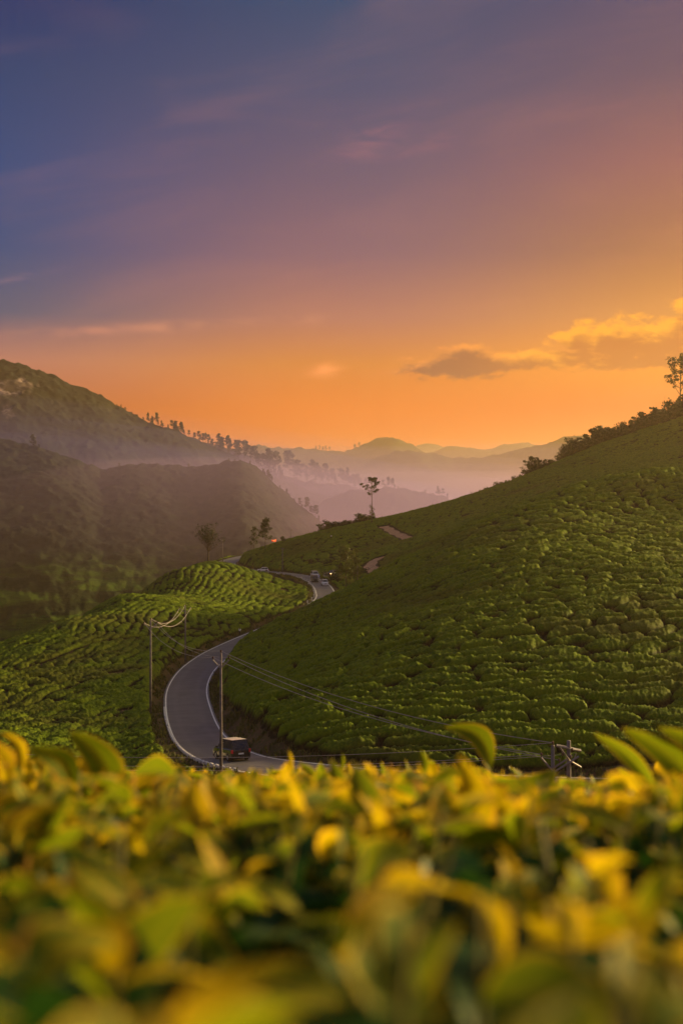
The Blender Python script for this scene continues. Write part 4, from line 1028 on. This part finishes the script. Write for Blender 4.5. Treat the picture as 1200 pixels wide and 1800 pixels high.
# ------------------------------------------------------------------ poles and wires
M_pole = plain('pole_concrete', (0.15, 0.125, 0.13), .85, .2, 0, .3, 2, .2); M_steel = plain('galvanised_steel', (0.22, 0.19, 0.21), .6, .3, .2, .2)
M_ins = plain('insulator_brown', (0.07, 0.035, 0.03), .25, .6); M_wire = plain('wire', (0.34, 0.29, 0.30), .6, .3, .2, .1)
def pole(px, D, pybase, pytop, rz, label, arm=.62, vee=True, name='utility_pole', rad=.13, steps=False, thin=1.0):
    x = (px-HX)*D/F; zb_ = min(-(pybase-HY)*D/F, zt(x, D)+.2) if pybase else zt(x, D)
    zb_ = zt(x, D); ztop = -(pytop-HY)*D/F; h = ztop - zb_; root = empty(name, (x, D, zb_), R(rz))
    MB().tube([(0, 0, -.4), (0, 0, h*.5), (0, 0, h-.15)], [rad*1.15, rad*.95, rad*.72], 10).build('pole', M_pole, root, True)
    tips = []
    def ins(p, nm='insulator'):
        MB().tube([(p[0], p[1], p[2]), (p[0], p[1], p[2]+.10), (p[0], p[1], p[2]+.13), (p[0], p[1], p[2]+.24), (p[0], p[1], p[2]+.28)], [.03, .03, .085, .085, .04], 8).build(nm, M_ins, root)
        tips.append(Vector(p) + Vector((0, 0, .2)))
    if vee:
        for s in (-1, 1):
            MB().tube([(s*.02, 0, h-1.25), (s*arm, 0, h-.62)], [.055, .055], 4).build('crossarm', M_steel, root)
            ins((s*arm, 0, h-.62))
        MB().tube([(0, 0, h-.3), (0, 0, h)], .025, 6).build('top_pin', M_steel, root); ins((0, 0, h-.12))
    else:
        MB().box((0, -.12, h-.5), (arm, .05, .05)).build('crossarm', M_steel, root)
        for s in (-1, 0, 1): ins((s*arm*.92, -.12, h-.45))
    if steps:
        for k in range(10): MB().tube([(0, 0, 1.6+k*.62), (.24*(1 if k % 2 else -1), -.02, 1.6+k*.62)], .012, 4).build('step_bolt', M_steel, root)
    tag(root, label, 'utility pole')
    rm_ = Matrix.Rotation(R(rz), 3, 'Z'); base_ = Vector((x, D, zb_))
    return [base_ + rm_ @ v for v in tips]
pA = pole(388.5, 97.5, 0, 1146, 6, 'near utility pole with a V-shaped crossarm standing in front of the black minivan', .62, rad=.12, steps=True)
pB = pole(265, 160, 0, 1088, 20, 'utility pole in the left-hand tea rows, left of the two by the bend', .85, rad=.14)
pC = pole(326, 220, 0, 1064, 30, 'utility pole at the outer edge of the road bend', 1.05, rad=.15)
pole(391.5, 497, 0, 945, 10, 'thin utility pole beside the road at the farthest bend', 1.1, True, rad=.16)
pole(496.5, 420, 0, 962, 0, 'utility pole between the road and the knoll bank', .7, False, rad=.17)
pole(628, 352, 0, 993, 0, 'pale roadside pole right of the drooping trees', .25, False, rad=.18)
pole(511, 500, 0, 930, 0, 'thin pole on the knoll skyline between the trees', .5, False, rad=.13)
# the double pole with its steel frame
xh, Dh = (971-HX)*70/F, 70.0; zg = zt(xh, Dh); ztp = -(1310-HY)*Dh/F; hh = ztp - zg
rootH = empty('double_pole', (xh, Dh, zg))
MB().tube([(0, 0, -.4), (0, 0, hh)], [.15, .10], 10).build('pole', M_pole, rootH, True)
MB().tube([(.98, .5, -.6), (.98, .5, hh+.16)], [.16, .11], 10).build('pole', M_pole, rootH, True)
z1 = hh-.05
def beam(nm, a, b, r=.055, mt=M_steel): return MB().tube([a, b], r, 4).build(nm, mt, rootH)
beam('crossarm', (.22, .1, z1), (1.70, .75, z1-.42), .07); beam('crossarm', (.26, .32, z1-.02), (1.74, .97, z1-.44), .07)
beam('vee_arm', (-.66, -.1, z1-.62), (-.04, -.1, z1-1.36)); beam('vee_arm', (.10, -.12, z1-1.40), (1.42, -.12, z1-.55), .06)
beam('brace', (.42, .1, z1-.10), (1.04, .3, z1-.95)); beam('brace', (.10, .05, z1-1.20), (1.15, .4, z1-.62)); beam('brace', (1.0, .42, z1-.9), (1.72, .75, z1-1.35))
hins = []
for (x, y, z) in ((-.66, -.1, z1-.60), (0, 0, hh-.02), (.55, .1, z1-.66), (.95, -.15, z1-.72), (.34, -.12, z1-.92), (1.15, .45, z1-.45)):
    MB().tube([(x, y, z), (x, y, z+.09), (x, y, z+.12), (x, y, z+.24)], [.03, .03, .075, .06], 8).build('insulator', M_ins, rootH); hins.append(Vector((xh+x, Dh+y, zg+z+.16)))
for (x, y, z) in ((.62, .2, z1-.22), (1.38, .5, z1-.52)): MB().tube([(x, y, z), (x-.1, y, z-.34)], .03, 6).build('fuse_link', M_steel, rootH)
tag(rootH, 'double electricity pole with slanting steel crossarms and braces poking up behind the tea leaves', 'utility pole')
def wire(a, b, sag, label, r=.016, n=22):
    pts = [a.lerp(b, k/n) - Vector((0, 0, sag*4*(k/n)*(1-k/n))) for k in range(n+1)]
    o = MB().tube(pts, r, 5, False).build('power_line', M_wire, None, True); o.location = (0, 0, 0); tag(o, label, 'power line', 'power lines strung between the poles'); return o
nm3 = ('left', 'right', 'topmost')
for i in range(3):
    wire(pB[i], pC[i], 1.7, '%s power line sagging between the two poles at the road bend' % nm3[i], .028)
    wire(pA[i], pB[i], 1.2, '%s power line crossing the road from the near pole to the left-hand pole' % nm3[i], .016)
    wire(pA[i], hins[(0, 4, 1)[i]], .9, '%s power line running from the near pole down to the double pole' % nm3[i], .021)
for i, (k, py0) in enumerate(((1, 1280), (0, 1290), (2, 1305))):
    wire(hins[k], P(-500, py0, 84), 1.35, '%s of the long level power lines passing in front of the minivan' % ('upper', 'middle', 'lower')[i], .013, 40)
print('poles', time.time()-T0)

# ------------------------------------------------------------------ fire on the hazy slope
def fire():
    p = P(481, 953, 640)
    # stands on the ground behind the knoll
    z = None
    for D in np.arange(560, 1000, 4.0):
        q = P(481, 952, D); 
        if q.z <= zt(q.x, q.y)+.2: z = D; break
    D = z or 640; q = P(481, 952, D); q.z = max(zt(q.x, q.y), q.z); root = empty('bonfire', q)
    mt = lit('flame', (1.0, 0.11, 0.03), 0.9); mt2 = lit('flame_core', (1.0, 0.30, 0.05), 1.6)
    r_ = random.Random(2); s = D/F
    for k in range(7):
        x = r_.uniform(-3.4, 3.0)*s; h = r_.uniform(2, 4.5)*s; m = MB(); w_ = r_.uniform(.6, 1.1)*s
        m.tube([(x, 0, 0), (x+.2*s, 0, h*.3), (x+.5*s, 0, h*.65), (x+1.2*s, 0, h)], [w_*.8, w_, w_*.55, .05*s], 8); m.build('flame', mt2 if k % 3 == 0 else mt, root, True)
    for k in range(4): MB().tube([(-4*s+k*s, -1*s, .2*s), (2*s+k*s*.8, 1*s, .5*s)], .45*s, 6).build('log', M_bark, root)
    tag(root, 'small orange fire glowing on the hazy slope behind the knoll trees', 'fire')
fire()

# ------------------------------------------------------------------ foreground tea
def leafmat(name, c1, c2, edge, tcol, trans=.5, rough=.38):
    def f(t, o, m):
        oc = objc(t); n = t.noise(oc, 3.0, 4, .6)
        uv = t.new('ShaderNodeAttribute', attribute_name='rim').outputs['Fac']
        vein = t.new('ShaderNodeAttribute', attribute_name='vein').outputs['Fac']
        c = t.mix(t.ss(n, .35, .65), c1, c2); c = t.mix(t.ss(uv, .72, 1.0, 0, .8), c, edge); c = t.mix(t.ss(vein, .55, 1.0, 0, .45), c, edge)  # rim tint paints the backlit glow of leaf edges into the colour
        oi = t.new('ShaderNodeObjectInfo').outputs['Random']
        b = bsdf(t, c, rough+.22, .10, 0, n, .35, .002)
        tr = t.new('ShaderNodeBsdfTranslucent'); t.put(tr.inputs[0], t.mix(t.ss(uv, .7, 1.0, 0, .7), tcol, edge))
        mx = t.new('ShaderNodeMixShader'); mx.inputs[0].default_value = trans
        t.l.new(b.outputs[0], mx.inputs[1]); t.l.new(tr.outputs[0], mx.inputs[2]); t.l.new(mx.outputs[0], o.inputs[0])
    return mat(name, f)
LM = [leafmat('young_tea_leaf', (0.20, 0.19, 0.004), (0.38, 0.275, 0.005), (0.85, 0.46, 0.025), (0.48, 0.355, 0.004), .52),
      leafmat('mid_tea_leaf', (0.060, 0.100, 0.005), (0.11, 0.150, 0.006), (0.62, 0.40, 0.02), (0.20, 0.25, 0.006), .42),
      leafmat('mature_tea_leaf', (0.010, 0.034, 0.010), (0.024, 0.062, 0.012), (0.04, 0.07, 0.012), (0.03, 0.09, 0.010), .18, .32),
      leafmat('tea_bud', (0.36, 0.22, 0.06), (0.48, 0.30, 0.07), (0.6, 0.35, 0.10), (0.5, 0.28, 0.05), .4)]
def leaf_arr(nu, nv, wd, curl, fold, sick, seed, tipw=.9, ripple=.02, bow=0.0):
    """unit-length leaf along +y; returns verts, quads, rim, vein"""
    r_ = random.Random(seed); V = []; rim = []; vn = []; ph = r_.uniform(0, 6)
    for i in range(nu+1):
        t_ = i/nu; w_ = wd*(math.sin(math.pi*min(1, t_**.82*.96+.03))**tipw)*(1-.15*t_)
        if i == nu: w_ = wd*.03
        for j in range(nv+1):
            s_ = -1+2*j/nv; x = s_*w_; yy = t_
            ang_ = curl*t_; # bend round the x axis
            yb = math.sin(ang_)/curl if abs(curl) > 1e-3 else t_; zb_ = -(1-math.cos(ang_))/curl if abs(curl) > 1e-3 else 0
            z = zb_ + fold*abs(s_)*w_ + ripple*math.sin(ph+t_*9+s_*1.5)*abs(s_)
            V.append((x + sick*t_*t_ + bow*math.sin(math.pi*t_), yb, z)); rim.append(max(abs(s_), 0 if t_ < .93 else 1)); vn.append(1-abs(s_) if nv > 2 else 0)
    q = [(i*(nv+1)+j, i*(nv+1)+j+1, (i+1)*(nv+1)+j+1, (i+1)*(nv+1)+j) for i in range(nu) for j in range(nv)]
    return np.array(V), np.array(q), np.array(rim), np.array(vn)
VAR = [leaf_arr(6, 4, (.27, .24, .29, .28, .25, .23, .32, .27)[i], (.5, 1.0, 1.5, -.4, .8, .2, .9, 1.9)[i], (.5, .3, .7, .4, .9, 1.1, .25, .5)[i], (.0, .12, -.1, .05, -.15, .0, .08, .15)[i], i) for i in range(8)]
BUD = leaf_arr(6, 4, .09, .5, 1.6, .06, 40)
HV = [leaf_arr(14, 6, .19, .35, .35, 0, 61, .75, .012, .22), leaf_arr(14, 6, .14, .3, .45, 0, 62, .75, .012, .10), leaf_arr(14, 6, .22, .6, .3, 0, 63, .6, .02, .12)]
def basis(b, d, nrm):
    y = d.normalized(); z = (nrm - y*nrm.dot(y)).normalized(); x = y.cross(z)
    return b, x, y, z
leaves = []      # (variant set, idx, base, x, y, z, length, width scale, material)
SKY = [(-200,1300),(0,1296),(30,1322),(60,1330),(150,1322),(200,1352),(300,1352),(380,1362),(450,1352),(520,1338),(600,1345),(680,1338),(760,1334),(830,1340),(870,1352),(950,1362),(1040,1368),(1100,1362),(1150,1340),(1200,1310),(1400,1300)]
skx = np.array([a for a, b in SKY]); sky_y = np.array([b for a, b in SKY])
def ok_tip(p, slack=0):
    if p.y < .22: return False
    px = HX + F*p.x/p.y; py = HY - F*p.z/p.y
    if p.y < 1.0 and py < 1350 + (1.0-p.y)*330: return False
    return py > np.interp(px, skx, sky_y) - slack - rl.random()**3*10
rl = random.Random(11)
def tab(x, y): return -(0.058 + 0.2302*y) + .012*math.sin(x*9+1)*math.cos(y*7) + .03*max(0, -x-.1)/.6 + .018*max(0, x-.25)/.4 - .25*max(0, y-3.0)
def add_leaf(si, vi, b, az_, el_, roll, L_, ws, m, slack=0):
    d = Vector((math.sin(az_)*math.cos(el_), math.cos(az_)*math.cos(el_), math.sin(el_)))
    side = d.cross(Vector((0, 0, 1))).normalized(); nrm = side.cross(d).normalized()
    nrm = nrm*math.cos(roll) + side*math.sin(roll)
    tip = b + d*L_
    if not ok_tip(tip, slack) or b.y < .26: return False
    leaves.append((si, vi, b, d.cross(nrm).normalized(), d, nrm, L_, ws, m)); return True
stems = MB()
def shoot(x, y, lush):
    big = 1.0 + .28*min(1, max(0, y-1.0))
    z = tab(x, y); h = rl.uniform(.02, .06)*lush; b = Vector((x, y, z-.05)); lean = Vector((rl.gauss(.05, .18), rl.gauss(0, .18), 1)).normalized()
    top = b + lean*(.05+h)
    if not ok_tip(top, 0): top = b + lean*.04
    stems.tube([b - Vector((0, 0, .05)), b.lerp(top, .5), top], [.0022, .0018, .0012], 4, False)
    a0 = rl.uniform(0, 6.28)
    young = rl.random()
    for k in range(3):        # older leaves lower down
        add_leaf(0, rl.randrange(8), b.lerp(top, .1+.2*k), a0+k*2.4+rl.gauss(0, .3), rl.uniform(.0, .75), rl.gauss(0, .35), rl.uniform(.042, .068)*big, rl.uniform(.9, 1.15), 2 if (k < 2 or young < .35) and rl.random() < .85 else 1)
    for k in range(2 + (rl.random() < .5)):        # young leaves
        add_leaf(0, rl.randrange(8), b.lerp(top, .75+.1*k), a0+1.2+k*2.6+rl.gauss(0, .3), rl.uniform(.3, 1.15), rl.gauss(0, .4), rl.uniform(.030, .056)*big, rl.uniform(.8, 1.05), 0 if rl.random() < .42 else 1)
    if rl.random() < .7:
        add_leaf(1, 0, top, rl.uniform(0, 6.28), rl.uniform(1.1, 1.5), 0, rl.uniform(.014, .024), 1, 3 if rl.random() < .3 else 0)
def field(y0, y1, sp):
    y = y0
    while y < y1:
        hw_ = .30*y + .22; x = -hw_
        while x < hw_: shoot(x + rl.gauss(0, sp*.35), y + rl.gauss(0, sp*.35), rl.uniform(.5, 1.2)); x += sp
        y += sp
field(.27, .95, .066); field(.95, 3.15, .052)
# dark lower layer that closes the gaps
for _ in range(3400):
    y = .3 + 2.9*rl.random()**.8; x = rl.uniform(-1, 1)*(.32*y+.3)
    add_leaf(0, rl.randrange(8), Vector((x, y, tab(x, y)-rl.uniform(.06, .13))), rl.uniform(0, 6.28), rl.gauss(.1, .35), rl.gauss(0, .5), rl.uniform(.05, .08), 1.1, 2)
print('leaves', len(leaves), time.time()-T0)
# the leaves that stand out against the valley
def hero(vi, bx, by, tx_, ty_, D, tow=0.0, roll=0.0, ws=1.0, m=1, D2=None, flip=1):
    b = P(bx, by, D); tpt = P(tx_, ty_, D2 or D*(1-tow)); d = (tpt-b); nrm = Vector((math.sin(roll)*.8, -1, .35)).normalized()
    _, x, y, z = basis(b, d, nrm)
    leaves.append((2, vi, b, x*flip, y, z, d.length*1.0, ws, m))
HN = len(leaves)
hero(0, 862, 1352, 792, 1279, 2.15, .02, .2, 1.0, 1)
hero(1, 1146, 1385, 1046, 1292, 1.75, .0, -.5, .85, 1)
hero(1, 1235, 1415, 1106, 1290, 1.55, .03, -.4, 1.0, 1)
hero(1, 1262, 1360, 1166, 1284, 1.55, .02, -.4, 1.0, 1)
hero(2, 190, 1400, 146, 1310, 1.5, .05, .3, .95, 1)
hero(2, 310, 1378, 216, 1352, 1.55, -.02, .2, 1.15, 1)
hero(1, 128, 1385, 64, 1324, 1.4, .05, .2, 1.3, 1)
hero(1, 742, 1362, 740, 1318, 2.0, 0, .3, 1.3, 1)
hero(0, 40, 1350, 3, 1288, 1.45, 0, .2, .9, 0)
hero(1, 30, 1318, 12, 1282, 1.6, 0, .8, 1.1, 1)
hero(2, 890, 1385, 985, 1352, 1.9, 0, .1, 1.0, 1)
hero(1, 505, 1365, 509, 1318, 2.1, 0, .5, .8, 0)
hero(1, 590, 1372, 604, 1324, 2.1, 0, .5, .8, 1)
hero(1, 560, 1380, 525, 1340, 2.05, 0, .2, 1.0, 1)
hero(0, 735, 1520, 832, 1378, 1.05, .1, .5, .8, 0)
hero(1, 470, 1375, 478, 1345, 2.1, 0, .5, .9, 1)
hero(1, 350, 1420, 440, 1362, 1.35, 0, .2, .8, 0)
hero(0, 820, 1400, 775, 1345, 1.9, 0, .2, .8, 1)
hero(2, 1040, 1400, 1110, 1365, 1.6, 0, .2, .9, 1)
hero(1, 1180, 1420, 1150, 1350, 1.5, 0, .3, .8, 0)
# large soft leaves close to the lens
for a in ((0, 560, 1720, 660, 1560, .58, 0, .3, .8, 0), (0, 880, 1700, 800, 1560, .52, 0, .3, .9, 0), (1, 930, 1640, 1180, 1560, .6, 0, .2, .9, 0),
          (1, 250, 1460, 380, 1375, 1.15, 0, .2, .8, 0), (0, 1000, 1560, 1090, 1470, .85, 0, .2, .8, 1)):
    hero(*a)
SETS = [VAR, [BUD], HV]
hedge = empty('tea_bush', (0, 1.4, tab(0, 1.4)-.2)); ho = Vector(hedge.location)
tag(hedge, 'foreground tea bush with golden young leaves and buds, out of focus close to the lens', 'tea bush')
def lmesh(si, vi, m, cache={}):
    k = (si, vi, m)
    if k not in cache:
        V, q, rim, vn = SETS[si][vi]; me = mesh_np('leaf' if si != 1 else 'bud', V, q); attr(me, 'rim', rim); attr(me, 'vein', vn); me.materials.append(LM[m]); cache[k] = me
    return cache[k]
def score(i):
    si, vi, b, x, y, z, L_, ws, m = leaves[i]
    c = b + y*L_*.5; px = HX+F*c.x/c.y; py = HY-F*c.z/c.y
    if not (-20 < px < 1220 and py < 1830): return 0
    return (L_*F/c.y)**2 * (1.0 + 12*math.exp(-max(0, py-1290)/60)) * (.4 + abs(z.dot(c.normalized()))) * (.25 if m == 2 else 1)
order = sorted(range(len(leaves)), key=lambda i: -(score(i) if i < HN else 1e12))
single = set(order[:300]); buckets = {}
for i, (si, vi, b, x, y, z, L_, ws, m) in enumerate(leaves):
    Mx = Matrix(((x.x*L_*ws, y.x*L_, z.x*L_, b.x-ho.x), (x.y*L_*ws, y.y*L_, z.y*L_, b.y-ho.y), (x.z*L_*ws, y.z*L_, z.z*L_, b.z-ho.z), (0, 0, 0, 1)))
    if i in single:
        o = link('leaf' if si != 1 else 'bud', lmesh(si, vi, m), hedge); o.matrix_local = Mx
    else: buckets.setdefault(m, []).append((si, vi, np.array(Mx)))
for m, lst in buckets.items():
    Vs, Qs, Rs, Ns = [], [], [], []; off = 0
    for si, vi, Mx in lst:
        V, q, rim, vn = SETS[si][vi]; Vs.append(V @ Mx[:3, :3].T + Mx[:3, 3]); Qs.append(q+off); Rs.append(rim); Ns.append(vn); off += len(V)
    me = mesh_np(('young_leaves', 'green_leaves', 'old_leaves', 'buds')[m], np.concatenate(Vs), np.concatenate(Qs)); attr(me, 'rim', np.concatenate(Rs)); attr(me, 'vein', np.concatenate(Ns))
    o = link(('young_leaves', 'green_leaves', 'old_leaves', 'buds')[m], me, hedge, LM[m]); o['kind'] = 'stuff'
M_stem = plain('green_stem', (0.16, 0.14, 0.03), .6, .3, 0, .2, 20)
so = stems.build('twigs', M_stem, hedge, True); so['kind'] = 'stuff'; so.location = -ho
# dark sheet under the leaves, standing in for shade inside the bush
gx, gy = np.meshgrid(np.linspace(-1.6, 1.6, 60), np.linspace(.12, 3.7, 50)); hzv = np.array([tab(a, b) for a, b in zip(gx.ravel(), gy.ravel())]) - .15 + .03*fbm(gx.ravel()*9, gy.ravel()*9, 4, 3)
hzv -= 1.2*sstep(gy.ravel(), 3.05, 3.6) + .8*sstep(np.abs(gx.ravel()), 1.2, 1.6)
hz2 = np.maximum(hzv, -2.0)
co = mesh_np('inner_shade_sheet', np.c_[gx.ravel(), gy.ravel(), hz2] - np.array(ho), quads(50, 60)[:, ::-1])
o = link('inner_shade_sheet', co, hedge, LM[2]); attr(co, 'rim', np.zeros(3000)); attr(co, 'vein', np.zeros(3000))
print('hedge', time.time()-T0)
#@@END@@

# ------------------------------------------------------------------ air
def haze_box(name, x0, x1, y0, y1, z0, z1, dens, col, g):
    b = MB().box(((x0+x1)/2, (y0+y1)/2, (z0+z1)/2), ((x1-x0)/2, (y1-y0)/2, (z1-z0)/2))
    def f(t, o, m):
        v = t.new('ShaderNodeVolumePrincipled'); v.inputs['Color'].default_value = (*col, 1)
        v.inputs['Density'].default_value = dens; v.inputs['Anisotropy'].default_value = g
        t.l.new(v.outputs[0], o.inputs['Volume'])
    o = b.build(name, mat(name, f)); o['kind'] = 'stuff'
    return o
haze_box('haze', -9000, 9000, -2000, 12000, -420, 185, HAZE_D, HAZE_COL, HAZE_G)
def mist(name, top, dens, col, g, seed, y0=640, y1=6000, xr=2600, ex=700, fy=2200, xl=-2600, el_=700, pw=.3, yr=300):
    """a bank of low valley mist with a soft, rolling upper side"""
    ys = np.concatenate([np.linspace(y0, fy, 40), np.linspace(fy+100, y1, 20)]); xs = np.linspace(xl, xr, 66)
    X, Y = np.meshgrid(xs, ys)
    edge_ = sstep(Y, y0, y0+yr)*sstep(X, xl, xl+el_)*(1-sstep(X, xr-ex, xr))
    far_ = 1 - sstep(Y, fy, y1)
    Z = -330 + (top+330)*edge_**pw*(.25+.75*far_) + (14*fbm(X/300, Y/300, seed, 3) + 26*fbm(X/900, Y/900, seed+8, 2))*edge_
    n = X.size; top_v = np.c_[X.ravel(), Y.ravel(), np.maximum(Z.ravel(), -329)]; bot = np.c_[X.ravel(), Y.ravel(), np.full(n, -335.0)]
    q = quads(len(ys), len(xs)); nc = len(xs); nr = len(ys)
    per = [i for i in range(nc)] + [r*nc+nc-1 for r in range(1, nr)] + [(nr-1)*nc+i for i in range(nc-2, -1, -1)] + [r*nc for r in range(nr-2, 0, -1)]
    per = np.array(per); nx = np.roll(per, -1)
    sides = np.stack([per, per+n, nx+n, nx], 1)
    me = mesh_np(name, np.concatenate([top_v, bot]), np.concatenate([q, q[:, ::-1]+n, sides]), False)
    bm = bmesh.new(); bm.from_mesh(me); bmesh.ops.recalc_face_normals(bm, faces=bm.faces[:]); bm.to_mesh(me); bm.free()
    def f(t, o, m):
        v = t.new('ShaderNodeVolumePrincipled'); v.inputs['Color'].default_value = (*col, 1)
        v.inputs['Density'].default_value = dens; v.inputs['Anisotropy'].default_value = g
        t.l.new(v.outputs[0], o.inputs['Volume'])
    o = link(name, me, None, mat(name, f)); o['kind'] = 'stuff'
MC = (0.43, 0.33, 0.56)
for i_, (tp, dn_, y0_) in enumerate(((85, .00020, 560), (58, .00024, 570), (34, .00028, 600), (14, .00030, 640), (-4, .00036, 680), (-24, .00045, 720), (-42, .0006, 740), (-58, .0009, 760))):
    if i_ < 2: mist('valley_mist', tp, dn_*1.1, (0.22, 0.23, 0.85), .5, i_, y0_, 3000, 900, 1500, 1500)
    else: mist('valley_mist', tp, dn_*1.0, MC, .6, i_, y0_)
for i_, (tp, dn_) in enumerate(((0, .00055), (-18, .0007), (-38, .0010))):      # the brightest pool, in the mouth of the side valley
    mist('valley_mist', tp, dn_, (0.56, 0.38, 0.60), .55, i_+30, 570, 1700, 420, 520, 1000, -620, 520, .22, 260)
print('total', time.time()-T0)
